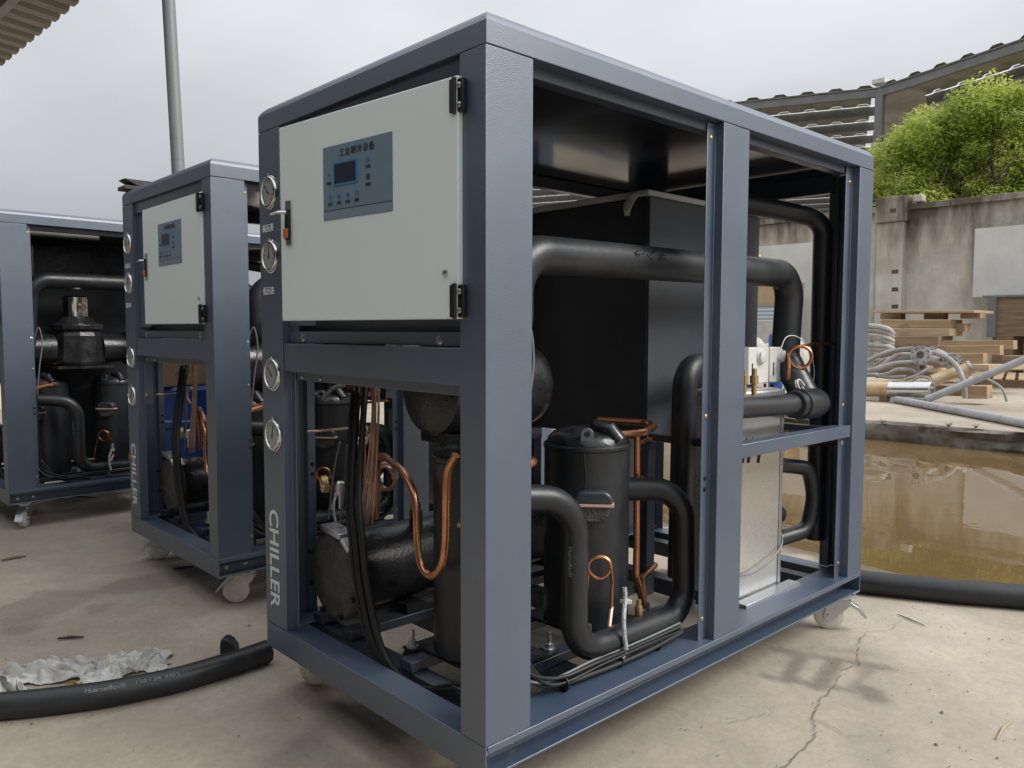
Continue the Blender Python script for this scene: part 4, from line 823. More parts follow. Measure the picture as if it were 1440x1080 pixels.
# ------------------------------------------------------------------ canopy at the upper left and its column
def corrugated(p0, du, dv, nu, pitch, amp, th=0.0):
    """sheet spanned by du (across the ribs) and dv (along the ribs)"""
    p0, du, dv = Vector(p0), Vector(du), Vector(dv); up = du.cross(dv).normalized(); up = up if up.z > 0 else -up
    L_ = du.length; e = du.normalized(); k = int(L_/pitch); m_ = MB(); V = []
    for i in range(k):
        for f_, h in ((0.0, 0), (0.30, 0), (0.42, 1), (0.72, 1), (0.84, 0)): V.append(p0+e*((i+f_)*pitch)+up*(h*amp))
    n_ = len(V); V2 = [v+dv for v in V]
    m_.add(V+V2, [(i, i+1, n_+i+1, n_+i) for i in range(n_-1)]); return m_
ye = 4.8
can = empty('canopy', (1.3, 5.06, 0)); tag(can, 'brown corrugated canopy roof jutting into the upper left corner', 'canopy')
eA, eB = far(0, 95, 10.2), far(115, 0, 10.2*370/465.)
exA = eA[0]-1.3; slope = (eB[0]-eA[0])/(eB[1]-eA[1]); hz = float(eA[2])
x_at = lambda y: eA[0]+(y-eA[1])*slope-1.3
m = corrugated((x_at(ye), ye-5.06, hz), (x_at(17)-x_at(ye), 17-ye, 0), (-3.6, 0, 0.36), 0, 0.30, 0.045); m.obj('roof_sheet', 'sheet_brown', can, ang=20)
for k in range(3):
    xo = -0.55-1.4*k; z_ = hz-xo*0.1-0.075
    m = MB(); m.bar((x_at(ye)+xo, ye-5.06+0.05, z_), (x_at(17)+xo, 17-5.06, z_), 0.09, 0.14); m.obj('purlin', 'steel_frame', can)
for yb in (5.06, 11.0, 16.9):
    m = MB(); xo = x_at(yb); m.bar((xo-0.15, yb-5.06, hz-0.27), (xo-3.5, yb-5.06, hz+0.07), 0.12, 0.22); m.obj('rafter', 'steel_frame', can)
pb, pt = far(251, 245, 6.0), far(237, 0, 6.0)
col_dir = (pt-pb)/(pt[2]-pb[2]); foot = pb-col_dir*pb[2]; head = pb+col_dir*(hz-0.1-pb[2])
m = MB(); m.tube([tuple(foot), tuple(head)], 0.0475, 28); pole = m.obj('steel_column', 'steel_pole'); tag(pole, 'tall grey steel tube column rising behind the second chiller', 'column')
m = MB(); m.box(foot[0]-0.12, foot[1]-0.12, 0.003, foot[0]+0.12, foot[1]+0.12, 0.018); m.obj('base_plate', 'steel_frame', pole)
for v_ in (196, 226):
    zz = far(255, v_, 6.0)[2]; p = foot+col_dir*zz; m = MB(); m.tube([tuple(p-col_dir*0.003), tuple(p+col_dir*0.003)], 0.0482, 28); m.obj('weld_seam', 'steel_frame', pole)

# ------------------------------------------------------------------ open steel shed behind the wall
HS = 9.4
def at_h(u, v): t = (HS-CAM[2])/((AF + AR*(u-720)/FPX - AU*(v-540)/FPX)[2]); return Vector(far(u, v, t))
cornerP = at_h(1238, 133); rightP = at_h(1440, 67); leftP = at_h(1050, 152)
shed = empty('steel_shed', (cornerP.x, cornerP.y, 0)); tag(shed, 'open steel-framed shed with corrugated roof above wall and tree', 'shed')
O = Vector((cornerP.x, cornerP.y, 0))
def shed_wing(pa, pbv, back, depth, nb):
    d = (pbv-pa); d.z = 0; bk = Vector(back).normalized(); Z = lambda h: Vector((0, 0, h))
    m_ = MB(); m_.bar(pa-O+Vector((0, 0, 0.05)), pbv-O+Vector((0, 0, 0.05)), 0.18, 0.26); m_.obj('edge_beam', 'steel_frame', shed)
    m_ = MB(); m_.bar(pa-O+Z(0.21), pbv-O+Z(0.21), 0.26, 0.04); m_.obj('edge_flange', 'steel_frame', shed)
    st = depth/nb
    for k in range(nb):                                            # a run of sheets, then a clear strip, then a purlin
        m_ = corrugated(pa-O+bk*(st*k-(0.15 if k == 0 else 0))+Z(0.232), d, bk*(st-0.09+(0.15 if k == 0 else 0)), 0, 0.95, 0.09); m_.obj('roof_sheet', 'sheet_roof', shed, ang=20)
        m_ = MB(); m_.bar(pa-O+bk*(st*(k+1)-0.045)+Z(0.24), pbv-O+bk*(st*(k+1)-0.045)+Z(0.24), 0.085, 0.008); m_.obj('skylight_strip', 'sheet_clear', shed)
        m_ = MB(); m_.bar(pa-O+bk*(st*(k+1)+0.08)+Z(0.06), pbv-O+bk*(st*(k+1)+0.08)+Z(0.06), 0.16, 0.30); m_.obj('purlin', 'steel_frame', shed)
ldir = (cornerP-leftP); ldir.z = 0
perp = Vector((-ldir.y, ldir.x, 0)).normalized(); perp = perp if perp.dot(Vector((AF[0], AF[1], 0))) > 0 else -perp
leftE = cornerP-ldir.normalized()*21
shed_wing(leftE, cornerP, perp, 36, 15)
rdir = rightP-cornerP; rdir.z = 0; perp2 = Vector((-rdir.y, rdir.x, 0)).normalized(); perp2 = perp2 if perp2.dot(Vector((AF[0], AF[1], 0))) > 0 else -perp2
shed_wing(cornerP, cornerP+rdir.normalized()*16, perp2, 16, 7)
fan = MB(); bis = (perp+perp2).normalized(); fan.add([tuple(Vector((0, 0, HS+0.262))+v_) for v_ in (Vector((0, 0, 0)), perp*26, bis*26, perp2*16)], [(0, 1, 2), (0, 2, 3)]); fan.obj('roof_sheet', 'sheet_roof', shed)
def post_at(p, name='column'):
    m_ = MB(); b_ = Vector((p.x, p.y, 0))-O; m_.box(b_.x-0.13, b_.y-0.13, 0.0, b_.x+0.13, b_.y+0.13, HS+0.235); return m_.obj(name, 'steel_pole', shed)
post_at(cornerP); post_at(cornerP-ldir.normalized()*10); post_at(cornerP+rdir.normalized()*9.5)
m = MB(); m.box(-0.22, -0.22, HS+0.355, 0.22, 0.22, HS+0.50); m.obj('column_cap', 'white_board', shed)

# ------------------------------------------------------------------ tree behind the wall
tp_ = far(1365, 300, 23.6); TX, TY = float(tp_[0]), float(tp_[1])
tree = empty('tree', (TX, TY, 0)); tag(tree, 'bushy light-green tree growing up behind the stained wall', 'tree')
limbs = []; tips = []
def limb(p, d, l, r_, lev):
    n_ = 5; P = [Vector(p)]; dd = Vector(d).normalized()
    for i in range(n_):
        dd = (dd+Vector((random.gauss(0, 0.10), random.gauss(0, 0.10), 0.04+random.gauss(0, 0.05)))).normalized(); P.append(P[-1]+dd*l/n_)
    limbs.append((P, [r_*(1-0.6*i/n_) for i in range(n_+1)]))
    if lev >= 2: tips.extend(P[2:]); 
    if lev < 3:
        for k in range(4 if lev < 2 else 3):
            t = P[random.randint(2, n_)]; a = random.random()*6.28; e = (dd*0.7+Vector((math.cos(a), math.sin(a), 0.28))*0.9).normalized(); limb(t, e, l*0.66, r_*0.45, lev+1)
TK = 23.6/15.9
limb((0, 0, 0), (0.03, 0.02, 1), 2.6*TK, 0.22, 0)
limb((0.02, 0.02, 2.2*TK), (0.1, -0.8, 0.7), 1.7*TK, 0.12, 1); limb((0.02, 0.02, 2.0*TK), (-0.3, 0.75, 0.4), 1.5*TK, 0.12, 1); limb((0, 0, 2.4*TK), (0.1, -0.2, 1), 1.5*TK, 0.12, 1)
tm = MB()
for P, rr in limbs: tm.tube(P, rr, 7)
tm.obj('trunk', 'bark', tree)
# crown: leaf clumps through an uneven volume
cl = []
for k in range(270):
    # (y, z) outline follows the photographed silhouette; depth filled evenly
    yy = random.uniform(-2.8, 2.15)
    zt = np.interp(yy, [-2.8, -1.4, -0.9, -0.3, 0.5, 1.1, 1.6, 2.15], [5.0, 5.3, 5.6, 5.7, 5.6, 5.4, 5.05, 4.5]); zb = 2.9
    z_ = zb+(zt-zb)*(random.random()**0.8)
    zz = 1.06+(z_-1.06)*TK                                    # heights as surveyed, carried out to the tree's distance
    cl.append((Vector((random.gauss(0, 1.0), yy*TK, zz)), random.choice((0.26, 0.34, 0.45, 0.58, 0.80))*random.uniform(0.85, 1.15)))
LV = []; LF = []; TT = []
for c_, r_ in cl:
    tone = random.uniform(0.05, 0.8)
    for k in range(int(520*(r_/0.52)**2)):
        d = Vector((random.gauss(0, 1), random.gauss(0, 1), random.gauss(0, 0.75))); d = d.normalized()*r_*(random.random()**0.42)
        p = c_+d; s_ = random.uniform(0.020, 0.060)
        nrm = (d.normalized()*0.6+Vector((random.gauss(0, 0.5), random.gauss(0, 0.5)-0.25, 0.95+random.gauss(0, 0.4)))).normalized(); a = nrm.orthogonal().normalized(); a = Matrix.Rotation(random.random()*6.28, 3, nrm) @ a; b = nrm.cross(a)
        o_ = len(LV); LV += [p-a*s_*1.5, p+b*s_*0.62-nrm*s_*0.15, p+a*s_*1.6-nrm*s_*0.4, p-b*s_*0.62-nrm*s_*0.15]; LF.append((o_, o_+1, o_+2, o_+3))
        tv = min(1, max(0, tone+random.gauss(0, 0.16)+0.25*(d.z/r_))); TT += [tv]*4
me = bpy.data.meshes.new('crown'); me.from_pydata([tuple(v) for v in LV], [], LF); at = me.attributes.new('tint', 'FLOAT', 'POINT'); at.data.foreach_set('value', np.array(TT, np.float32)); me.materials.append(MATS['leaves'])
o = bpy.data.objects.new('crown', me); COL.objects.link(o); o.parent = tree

# ------------------------------------------------------------------ timber, pallets, hoses and pipes on the platform
def place(name, m_, mt, label, cat, group=None, **k):
    """one-mesh thing: origin at its base"""
    A = np.array(m_.v); c_ = np.array([A[:, 0].mean(), A[:, 1].mean(), A[:, 2].min()]); m_.v = [tuple(v) for v in (A-c_)]
    o_ = m_.obj(name, mt, **k); o_.location = c_; return tag(o_, label, cat, group)
def pallet(loc, rz, lx, ly, label, mt='wood', group='wooden pallets on the platform', tilt=0.0):
    t = empty('pallet', loc, rz); t.rotation_euler = (tilt, 0, rz); tag(t, label, 'pallet', group)
    n_ = max(4, int(ly/0.16)); w_ = ly/n_*0.72
    for i in range(n_):
        y = -ly/2+(i+0.5)*ly/n_; b_ = MB(); b_.box(-lx/2, y-w_/2, 0.118, lx/2, y+w_/2, 0.138+random.random()*0.004); b_.obj('deck_board', mt, t, bevel=0.003)
    for x in (-lx/2+0.06, 0, lx/2-0.06):
        b_ = MB(); b_.box(x-0.05, -ly/2, 0.022, x+0.05, ly/2, 0.1175); b_.obj('runner', 'wood_dark', t, bevel=0.003)
    for y in (-ly/2+0.06, 0, ly/2-0.06):
        b_ = MB(); b_.box(-lx/2, y-0.05, 0.001, lx/2, y+0.05, 0.0215); b_.obj('base_board', mt, t)
    return t
PG = 'pallets'
pl1 = meas(1400, 540, 2, PZ); pallet((float(pl1[0])+0.3, float(pl1[1])-0.15, PZ), 0.25, 2.6, 1.25, 'low wooden pallet under the pile of hoses and flanged pipes', 'wood')
pl2 = meas(1330, 556, 2, PZ); pallet((float(pl2[0])+0.55, float(pl2[1])+0.45, PZ), 0.1, 1.2, 1.2, 'small pallet nearest the pond, half buried under hoses', 'wood_dark')
def plank(u0, u1, v0, v1, x, depth, label, mt='wood', rz=0.0, sag=0):
    a_ = meas(u0, (v0+v1)/2, 0, x); b_ = meas(u1, (v0+v1)/2, 0, x); h = abs(meas(u0, v0, 0, x)[2]-meas(u0, v1, 0, x)[2])
    m_ = MB(); ca, cb = Vector(a_), Vector(b_); cb.z += sag; cb.x += rz*(ca.y-cb.y)
    m_.bar(ca, cb, depth, h); return place('timber_beam', m_, mt, label, 'timber', 'stacked timber by the wall', bevel=0.006)
# stack of beams (top to bottom), left of the plywood case
plank(1241, 1384, 437, 440.5, 16.8, 1.2, 'thin pale board lying on top of the timber stack', 'wood_pale')
plank(1241, 1270, 441, 449, 16.7, 0.25, 'short pale block at the left end under the top board', 'wood_pale')
plank(1303, 1330, 440.5, 449, 16.7, 0.3, 'short reddish block in the middle under the top board', 'wood')
plank(1354, 1382, 441, 448, 16.7, 0.3, 'short reddish block at the right end under the top board', 'wood')
plank(1248, 1345, 450, 461, 16.5, 0.7, 'brown beam in the second row of the timber stack, jutting out left', 'wood')
plank(1255, 1345, 462, 472, 16.4, 0.75, 'pale beam in the third row of the timber stack', 'wood_pale')
plank(1345, 1362, 455, 466, 16.6, 0.4, 'short square block right of the third row beam', 'wood')
plank(1258, 1330, 473, 487, 16.2, 0.8, 'dark brown beam at the foot of the timber stack', 'wood_dark')
plank(1330, 1428, 479, 491, 15.6, 0.25, 'long orange-brown beam lying behind the hoses to the right', 'wood')
plank(1312, 1409, 486, 499, 14.6, 0.22, 'middle orange-brown beam lying behind the flanges', 'wood')
plank(1325, 1386, 497, 512, 13.2, 0.22, 'short orange-brown beam resting on the pallet edge', 'wood')
m = MB(); bse = meas(1300, 500, 0, 16.4); m.box(15.95, bse[1]-0.9, PZ+0.002, 16.9, bse[1]+0.75, meas(1300, 487, 0, 16.2)[2]-0.01); place('timber_base', m, 'wood_dark', 'dark plank bed underneath the timber stack', 'timber')
plank(1362, 1430, 512, 519, 12.4, 0.8, 'wide pale plank slanting across the pallet at right', 'wood_pale', rz=-0.5)
plank(1362, 1392, 542, 560, 10.0, 0.22, 'short brown block at the near corner of the pallet', 'wood')
plank(1416, 1446, 500, 520, 13.4, 0.5, 'brown timber end at the right edge of the photo', 'wood_dark')
# hoses: each its own soft tube
random.seed(11)
HZ = lambda u, v, x: tuple(meas(u, v, 0, x))
hose_paths = [
 ([(1212, 512, 10.2), (1235, 500, 10.3), (1262, 492, 10.4), (1285, 490, 10.4)], 0.030, 'topmost thin grey hose arching to the big flange'),
 ([(1215, 528, 10.1), (1240, 514, 10.2), (1262, 500, 10.3), (1284, 499, 10.3)], 0.034, 'second grey hose bending up to the big flange'),
 ([(1208, 524, 10.0), (1230, 520, 10.0), (1258, 512, 10.1), (1290, 510, 10.2)], 0.040, 'thick grey hose crossing the middle of the pile'),
 ([(1232, 529, 9.9), (1248, 526, 9.9), (1262, 520, 9.9), (1280, 521, 10.0), (1296, 527, 10.0)], 0.030, 'wavy grey hose low in the middle of the pile'),
 ([(1206, 530, 9.9), (1225, 527, 9.9), (1250, 530, 9.9), (1275, 530, 9.9)], 0.030, 'lowest grey hose just above the tan pipe'),
 ([(1210, 506, 10.5), (1238, 507, 10.5), (1266, 505, 10.5), (1290, 500, 10.5)], 0.034, 'grey hose lying flat at the back of the pile'),
 ([(1222, 520, 10.3), (1244, 506, 10.4), (1262, 503, 10.5), (1278, 508, 10.5)], 0.026, 'thin grey hose tangled at the back of the pile'),
 ([(1306, 495, 10.1), (1326, 500, 10.0), (1342, 511, 9.9), (1352, 528, 9.8), (1356, 545, 9.75), (1357, 560, 9.75)], 0.032, 'grey hose arching down over the pile right of the big flange'),
 ([(1272, 534, 9.8), (1290, 528, 9.85), (1303, 520, 9.9), (1310, 517, 10.0)], 0.024, 'short pale hose beside the tan pipe'),
 ([(1382, 530, 9.9), (1398, 538, 9.85), (1410, 548, 9.8), (1416, 565, 9.8)], 0.016, 'thin wire-like hose trailing onto the pavement at right'),
 ([(1278, 540, 9.7), (1290, 531, 9.75), (1304, 531, 9.75), (1312, 541, 9.7)], 0.016, 'small looped hose resting over the bright pipe end'),
]
for pts, r_, lab in hose_paths:
    m = MB(); m.tube(spline([HZ(*p) for p in pts], 7), r_, 10, hollow=0.75); place('hose', m, 'hose_grey', lab, 'hose', 'grey hoses heaped on the platform')
# coil of hoses at the left edge of the heap
for k in range(6):
    m = MB(); z0 = 0.16+0.05*k; m.tube(spline([HZ(1222+random.uniform(-5, 5), 458+6.5*k, 11.6), HZ(1236, 459+6.2*k+random.uniform(-2, 2), 11.5), HZ(1246+random.uniform(-2, 4), 463+6*k, 11.5), HZ(1256, 470+5*k, 11.6)], 6), 0.036, 8)
    place('hose_bundle', m, 'hose_grey' if k % 2 else 'rubble', ('topmost', 'second', 'third', 'fourth', 'fifth', 'lowest')[k]+' pale strip in the pile left of the timber stack', 'hose', 'pale strips piled left of the timber')
def flanged(u0, v0, x0, u1, v1, x1, r_, fr, mt, label):
    a_, b_ = Vector(meas(u0, v0, 0, x0)), Vector(meas(u1, v1, 0, x1)); d = b_-a_; L_ = d.length
    t = empty('flanged_pipe', (a_.x, a_.y, PZ)); tag(t, label, 'pipe', 'flanged steel pipes in the heap'); o_ = Vector((a_.x, a_.y, PZ))
    m_ = MB(); m_.lathe(a_-o_, d, [(0.0, r_*0.82), (0.10, r_*0.80), (0.1005, r_)] if False else [(0.02, r_), (L_, r_)], 18); m_.obj('pipe_body', mt, t)
    m_ = MB(); m_.lathe(a_-o_, d, [(0, r_*0.66), (0.004, fr), (0.045, fr), (0.049, r_)], 24); fl = m_.obj('flange', 'steel_worn', t, ang=30)
    m_ = MB(); m_.lathe(a_-o_-d.normalized()*0.002, d, [(0, r_*0.66), (0.0015, r_*0.66)], 18); m_.obj('bore', 'soil', t)
    ax = d.normalized(); p_ = ax.orthogonal().normalized(); q_ = ax.cross(p_)
    for k in range(8):
        a = k*math.pi/4+0.3; c_ = a_-o_+(p_*math.cos(a)+q_*math.sin(a))*(fr+r_)/2*1.02; m_ = MB(); m_.cyl(c_-ax*0.003, c_+ax*0.002, fr*0.085, 8); m_.obj('bolt_hole', 'soil', t)
flanged(1294, 499, 9.9, 1330, 508, 10.9, 0.075, 0.125, 'steel_worn', 'grey pipe end with the largest round bolted flange, top of the heap')
flanged(1340, 509, 10.1, 1318, 497, 11.2, 0.070, 0.115, 'steel_worn', 'pipe with tilted flange right behind the largest one')
flanged(1296, 517, 10.0, 1330, 522, 10.9, 0.045, 0.060, 'pipe_tan', 'short tan pipe stub under the largest flange')
flanged(1366, 516, 10.2, 1310, 535, 9.95, 0.075, 0.090, 'pipe_tan', 'tan and bright metal pipe slanting to a grey flange at right')
flanged(1309, 493, 10.8, 1316, 500, 11.4, 0.035, 0.06, 'steel_worn', 'small pipe stub poking up behind the largest flange')
# big tan pipe with bright coupling at the near edge
a_, b_ = Vector(meas(1196, 547, 0, 9.5)), Vector(meas(1311, 548, 0, 9.5)); o_ = Vector((a_.x, a_.y, PZ)); L_ = (b_-a_).length
big = empty('coupled_pipe', tuple(o_)); tag(big, 'fat tan pipe with bright steel coupling at the near edge of the heap', 'pipe')
m = MB(); m.lathe(a_-o_, b_-a_, [(0, 0.098), (L_*0.52, 0.098)], 24); m.obj('tan_length', 'pipe_tan', big)
m = MB(); m.lathe(a_-o_, b_-a_, [(L_*0.50, 0.100), (L_*0.505, 0.106), (L_*0.535, 0.106), (L_*0.54, 0.099), (L_*0.80, 0.099), (L_*0.805, 0.108), (L_*0.99, 0.108), (L_, 0.100), (L_*0.999, 0.080), (L_*0.95, 0.078)], 24); m.obj('steel_coupling', 'chrome', big)
m = MB(); m.box(-0.05, -0.5, 0.001, 0.05, -0.4, 0.10); m.obj('chock', 'wood_dark', big)
def longpipe(u0, v0, u1, v1, z0, z1, r_, mt, label, ext=0.0):
    a_, b_ = Vector(meas(u0, v0, 2, z0)), Vector(meas(u1, v1, 2, z1)); b_ = b_+(b_-a_)*ext
    m_ = MB(); m_.tube([a_, a_.lerp(b_, 0.5), b_], r_, 14, hollow=0.8); return place('conduit_pipe', m_, mt, label, 'pipe', 'long grey pipes lying on the pavement')
longpipe(1261, 562, 1440, 595, PZ+0.045, PZ+0.045, 0.045, 'pipe_grey', 'long grey pipe lying flat along the pavement edge', 0.25)
pA, pB = Vector(meas(1303, 562, 0, 9.25)), Vector(meas(1440, 506, 0, 9.6)); m = MB(); pA.z = max(pA.z, PZ+0.045); m.tube([pA, pB, pB+(pB-pA)*0.5], 0.045, 14, hollow=0.8); place('conduit_pipe', m, 'pipe_grey', 'grey pipe leaning diagonally up over the heap to the right', 'pipe', 'long grey pipes lying on the pavement')
m = MB(); m.tube([meas(1262, 560, 2, PZ+0.03), meas(1302, 563, 2, PZ+0.03)], 0.03, 10, hollow=0.8); place('conduit_pipe', m, 'pipe_grey', 'short grey pipe offcut in front of the bright coupling', 'pipe')
# weeds and crumbs on the platform edge
for k, (u, v) in enumerate(((1334, 600), (1372, 602), (1240, 595))):
    p = meas(u, v, 2, PZ); m = MB()
    for j in range(16):
        a = random.random()*6.28; l_ = random.uniform(0.04, 0.10); d = Vector((math.cos(a)*0.7, math.sin(a)*0.7, 0.5)); b0 = Vector(p); s_ = d.cross(Vector((0, 0, 1))).normalized()*0.008
        m.add([b0-s_, b0+s_, b0+d*l_], [(0, 1, 2)])
    place('weed', m, 'weed_dry', ('dry weed tuft on the platform edge below the bright coupling', 'dry weed tuft on the platform edge, rightmost', 'dry weed tuft on the platform edge beside the front chiller')[k], 'weed', 'weeds on the platform edge')

# junk seen through the right bay: carton, striped bundle, sacks, blue canister
p = meas(1085, 431, 0, 18.5); m = MB(); m.box(18.5, p[1]-0.5, p[2], 19.3, p[1]+0.6, meas(1085, 397, 0, 18.5)[2]); place('carton', m, 'carton', 'tan carton against the wall, seen through the right bay of the front chiller', 'box', bevel=0.01)
t = empty('sheet_bundle', (18.6, float(meas(1078, 440, 0, 18.6)[1]), PZ)); tag(t, 'blue and white striped bundle of sheets below the tan carton', 'bundle')
zt_, zb_ = meas(1078, 431, 0, 18.2)[2]-PZ-0.004, meas(1078, 452, 0, 18.2)[2]-PZ
for k in range(8):
    z0 = zb_+(zt_-zb_)*k/8; m = MB(); m.box(-0.4, -0.45, z0, 0.7, 0.35, z0+(zt_-zb_)/8*0.92); m.obj('sheet', 'striped_blue' if k % 2 else 'plastic_white', t)
m = MB(); m.box(-0.4, -0.45, 0.0, 0.7, 0.35, zb_-0.004); m.obj('support', 'rubble', t)
for k in range(7):
    p = meas(1062+k*9.5, 476+random.uniform(-5, 8), 0, 14.0+0.1*k); m = MB(); hh = p[2]-PZ
    m.lathe((p[0], p[1], PZ), (0, 0, 1), [(0, 0.24), (hh*0.3, 0.30), (hh*0.75, 0.24), (hh*0.95, 0.11), (hh, 0.02)], 9); o = place('rubble_sack', m, 'rubble', 'pale sack in the row seen through the front chiller, '+('leftmost', 'second from left', 'third from left', 'middle', 'third from right', 'second from right', 'rightmost')[k], 'sack', 'pale sacks behind the front chiller')
p = meas(1092, 470, 0, 10.6); m = MB(); m.lathe((10.6, p[1], PZ), (0, 0, 1), [(0, 0.11), (p[2]-PZ-0.04, 0.12), (p[2]-PZ, 0.10), (p[2]-PZ+0.03, 0.05), (p[2]-PZ+0.06, 0.045)], 16); place('canister', m, 'plastic_blue', 'blue canister by the pale sacks behind the front chiller', 'canister')
# blue drum with a carton on top, visible through the second machine
p = meas(262, 572, 1, 3.15); bx = float(p[0])
m = MB(); m.lathe((bx, 3.15, 0.0), (0, 0, 1), [(0, 0.24), (0.02, 0.25), (0.30, 0.25), (0.31, 0.26), (0.34, 0.26), (0.35, 0.25), (0.55, 0.25), (0.56, 0.26), (0.59, 0.26), (0.60, 0.25), (0.75, 0.25), (0.77, 0.235)], 28)
drum = place('drum', m, 'plastic_blue', 'blue plastic drum between the second and leftmost chillers', 'drum')
m = MB(); m.box(bx-0.2, 2.95, 0.7715, bx+0.22, 3.33, 1.06); place('carton', m, 'carton', 'brown carton on top of the blue drum', 'box', bevel=0.008)

# ------------------------------------------------------------------ foreground: foam pipes, rag, scraps
rp_ = 0.036
bot = [(378, 935), (340, 949), (300, 962), (250, 977), (200, 988), (150, 998), (100, 1005), (50, 1011), (0, 1016), (-60, 1022), (-140, 1028)]
pth = [Vector(meas(u, v, 2, 0.0))+Vector((0.006, 0.022, rp_)) for u, v in bot]
pth = spline(pth[::-1], 6)                                     # left to right, the direction the print reads
fp = empty('foam_pipe', (0, 0, 0)); tag(fp, 'black foam insulation pipe with white print lying beside a crumpled rag', 'pipe')
m = MB(); m.tube(pth, rp_, 26, hollow=0.62); m.obj('foam_tube', 'foam', fp)
acc = [0.0]
for i in range(1, len(pth)): acc.append(acc[-1]+(pth[i]-pth[i-1]).length)
def on_path(s_):
    i = max(1, min(len(pth)-1, int(np.searchsorted(acc, s_)))); t = (s_-acc[i-1])/(acc[i]-acc[i-1]); return pth[i-1].lerp(pth[i], t), (pth[i]-pth[i-1]).normalized()
def print_on(txt, size, u, v, mt):
    tgt = Vector(meas(u, v, 2, rp_)); s0 = min(acc, key=lambda a_: (on_path(a_)[0]-tgt).length); me_ = text_mesh(txt, size, bold=0.0002)
    for vt in me_.vertices:
        p_, t_ = on_path(s0+vt.co.x); sd_ = Vector((0, 0, 1)).cross(t_).normalized(); up = t_.cross(sd_); a = R(180-46)-vt.co.y/rp_
        vt.co = p_+(sd_*math.cos(a)+up*math.sin(a))*(rp_+0.0014)
    me_.materials.clear(); me_.materials.append(MATS[mt]); o_ = bpy.data.objects.new('pipe_print', me_); COL.objects.link(o_); o_.parent = fp
print_on('Huameiflex®', 0.0185, 148, 975, 'ink_grey'); print_on('1 1/8 × 3/4', 0.0150, 203, 963, 'ink_grey'); print_on('II 03 S', 0.0140, 238, 953, 'ink_grey')
p = meas(330, 926, 2, 0.0); m = MB()
m.prism([(-0.022, 0.0), (0.03, 0.0), (0.026, 0.030), (0.012, 0.050), (-0.004, 0.060), (-0.020, 0.056), (-0.024, 0.03)], -0.022, 0.022, lambda a, b, k: (p[0]+a*0.72+k*0.68, p[1]+0.042-a*0.68+k*0.72, b+0.001)); place('foam_offcut', m, 'foam', 'small black foam offcut standing behind the printed foam pipe', 'offcut', bevel=0.004)
p1_, p2_ = Vector((2.162, 0.122, 0)), Vector((2.412, -0.348, 0)); d = (p2_-p1_); n_out = Vector((-d.y, d.x, 0)).normalized(); n_out = n_out if n_out.dot(Vector((1, 1, 0))) > 0 else -n_out
r2 = 0.046; s0 = p1_-d*1.5+n_out*r2*0.8+Vector((0, 0, r2)); s1 = p2_+d*1.6+n_out*r2*0.8+Vector((0, 0, r2))
m = MB(); m.tube([s0.lerp(s1, k/8)+n_out*0.02*math.sin(k*1.3) for k in range(9)], r2, 24, hollow=0.6); place('foam_pipe', m, 'foam', 'long black foam pipe lying along the pond behind the front chiller', 'pipe')
def rag(name, cx, cy, lx, ly, rot, hgt, seed, mt, label, cat, n=80, group=None):
    u = np.linspace(-1, 1, n); U, V_ = np.meshgrid(u, u, indexing='ij')
    r1 = np.abs(fbm(U*1.0, V_*0.7+0.4*U, 1.7, seed, 3)-0.5)*2; r2_ = np.abs(fbm(U+3+0.6*V_, V_+1, 4.6, seed+9, 3)-0.5)*2
    Z = hgt*(1.5*r1+0.55*r2_)*(1-0.85*np.clip(np.maximum(np.abs(U), np.abs(V_)), 0, 1)**4)+0.003
    X = U*lx*(1+0.35*(fbm(U, V_, 1.6, seed+30)-0.5)*2)+0.05*(fbm(U, V_, 2.2, seed+4)-0.5); Y = V_*ly*(1+0.8*(fbm(U+7, V_, 1.8, seed+2)-0.5)*2)+0.10*(fbm(U, V_*0, 1.4, seed+5)-0.5)
    c, s_ = math.cos(rot), math.sin(rot); m_ = MB()
    V3 = np.stack([cx+X*c-Y*s_, cy+X*s_+Y*c, Z], -1).reshape(-1, 3); ii = np.arange(n*n).reshape(n, n)
    m_.add(V3.tolist(), np.stack([ii[:-1, :-1], ii[1:, :-1], ii[1:, 1:], ii[:-1, 1:]], -1).reshape(-1, 4).tolist())
    o_ = place(name, m_, mt, label, cat, group, ang=60); md = o_.modifiers.new('thick', 'SOLIDIFY'); md.thickness = 0.0012; return o_
rag('rag', -0.27, 1.40, 0.12, 0.085, -0.25, 0.050, 5, 'rag', 'crumpled grey-white plastic sheet against the printed foam pipe, right piece', 'rag')
rag('rag', -0.46, 1.53, 0.17, 0.06, -0.45, 0.055, 17, 'rag', 'long twisted white rag left of the crumpled plastic sheet', 'rag')
rag('rag', -0.585, 1.42, 0.055, 0.08, 0.3, 0.07, 29, 'rag', 'white rag lump at the left photo edge touching the foam pipe', 'rag')
rag('dry_leaf', -0.435, 1.36, 0.055, 0.028, -0.3, 0.016, 41, 'leaf_brown', 'brown dry leaf between rag and foam pipe', 'leaf', n=14)
def scrap(name, u0, v0, u1, v1, w_, h, mt, label, cat='scrap', group=None):
    a_, b_ = Vector(meas(u0, v0, 2, 0)), Vector(meas(u1, v1, 2, 0)); a_.z = b_.z = h/2+0.003; mid = a_.lerp(b_, 0.5)+Vector((0.004, 0.006, 0)); m_ = MB(); m_.tube([a_, mid, b_], [w_*0.6, w_, w_*0.5], 6); return place(name, m_, mt, label, cat, group)
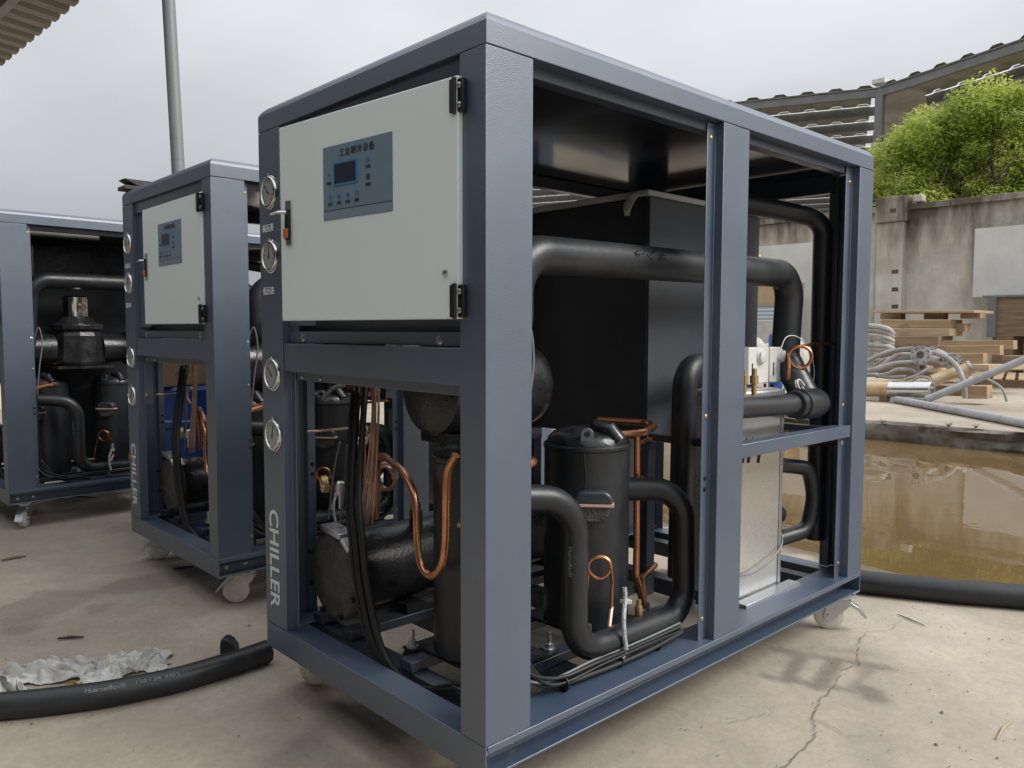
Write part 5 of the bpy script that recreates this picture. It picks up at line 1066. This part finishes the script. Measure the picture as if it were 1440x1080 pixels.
scrap('foam_strip', 81, 901, 118, 899, 0.006, 0.010, 'foam', 'thin black foam strip on the concrete above the white rag', 'strip')
scrap('foam_strip', 78, 700, 140, 701, 0.006, 0.010, 'foam', 'black strip on the ground under the leftmost chiller', 'strip')
scrap('foam_strip', 243, 803, 272, 800, 0.007, 0.012, 'foam', 'black strip on the ground below the second chiller', 'strip')
scrap('wood_sliver', 2, 790, 37, 784, 0.008, 0.010, 'wood_dark', 'thin brown wood sliver near the left photo edge', 'sliver')
scrap('straw', 1402, 1042, 1426, 1014, 0.0028, 0.006, 'wood_pale', 'pale straw lying on the concrete at the lower right', 'straw')
scrap('wire_bit', 1262, 866, 1300, 882, 0.0026, 0.006, 'soil', 'dark curved wire bit on the concrete right of the caster', 'wire')
# grit and crumbs scattered on the yard
random.seed(5); m = MB()
for k in range(420):
    if random.random() < 0.5: x, y = random.uniform(-0.85, 0.7), random.uniform(0.15, 2.9)
    else: x, y = random.uniform(0.5, 2.4), random.uniform(-0.9, 0.3)
    s_ = random.uniform(0.0010, 0.0026)*(1 if random.random() < 0.93 else 1.9); a = random.random()*3
    ax_ = Vector((math.cos(a), math.sin(a), 0))*s_*random.uniform(0.8, 1.8); ay_ = Vector((-math.sin(a), math.cos(a), 0))*s_
    c_ = Vector((x, y, 0.0035)); m.add([c_-ax_, c_+ay_, c_+ax_, c_-ay_, c_+Vector((0, 0, s_*1.1))], [(0, 1, 4), (1, 2, 4), (2, 3, 4), (3, 0, 4)])
gr = m.obj('grit', 'grit_brown'); tag(gr, 'fine grit and crumbs scattered over the concrete yard', 'grit', kind='stuff')
# dark grip lying on the roof of the second machine
m = MB(); p = meas(222, 258, 0, 0.30); m.box(p[0]-0.16, p[1]-0.05, 1.6825, p[0]+0.16, p[1]+0.05, 1.700); m.prism([(-0.10, 0.0), (0.10, 0.0), (0.16, 0.028), (-0.16, 0.028)], -0.045, 0.045, lambda a, b, k: (p[0]+a, p[1]+k, 1.7005+b)); place('roof_scrap', m, 'iron_rough', 'dark block lying on the roof edge of the second chiller', 'scrap', bevel=0.003)
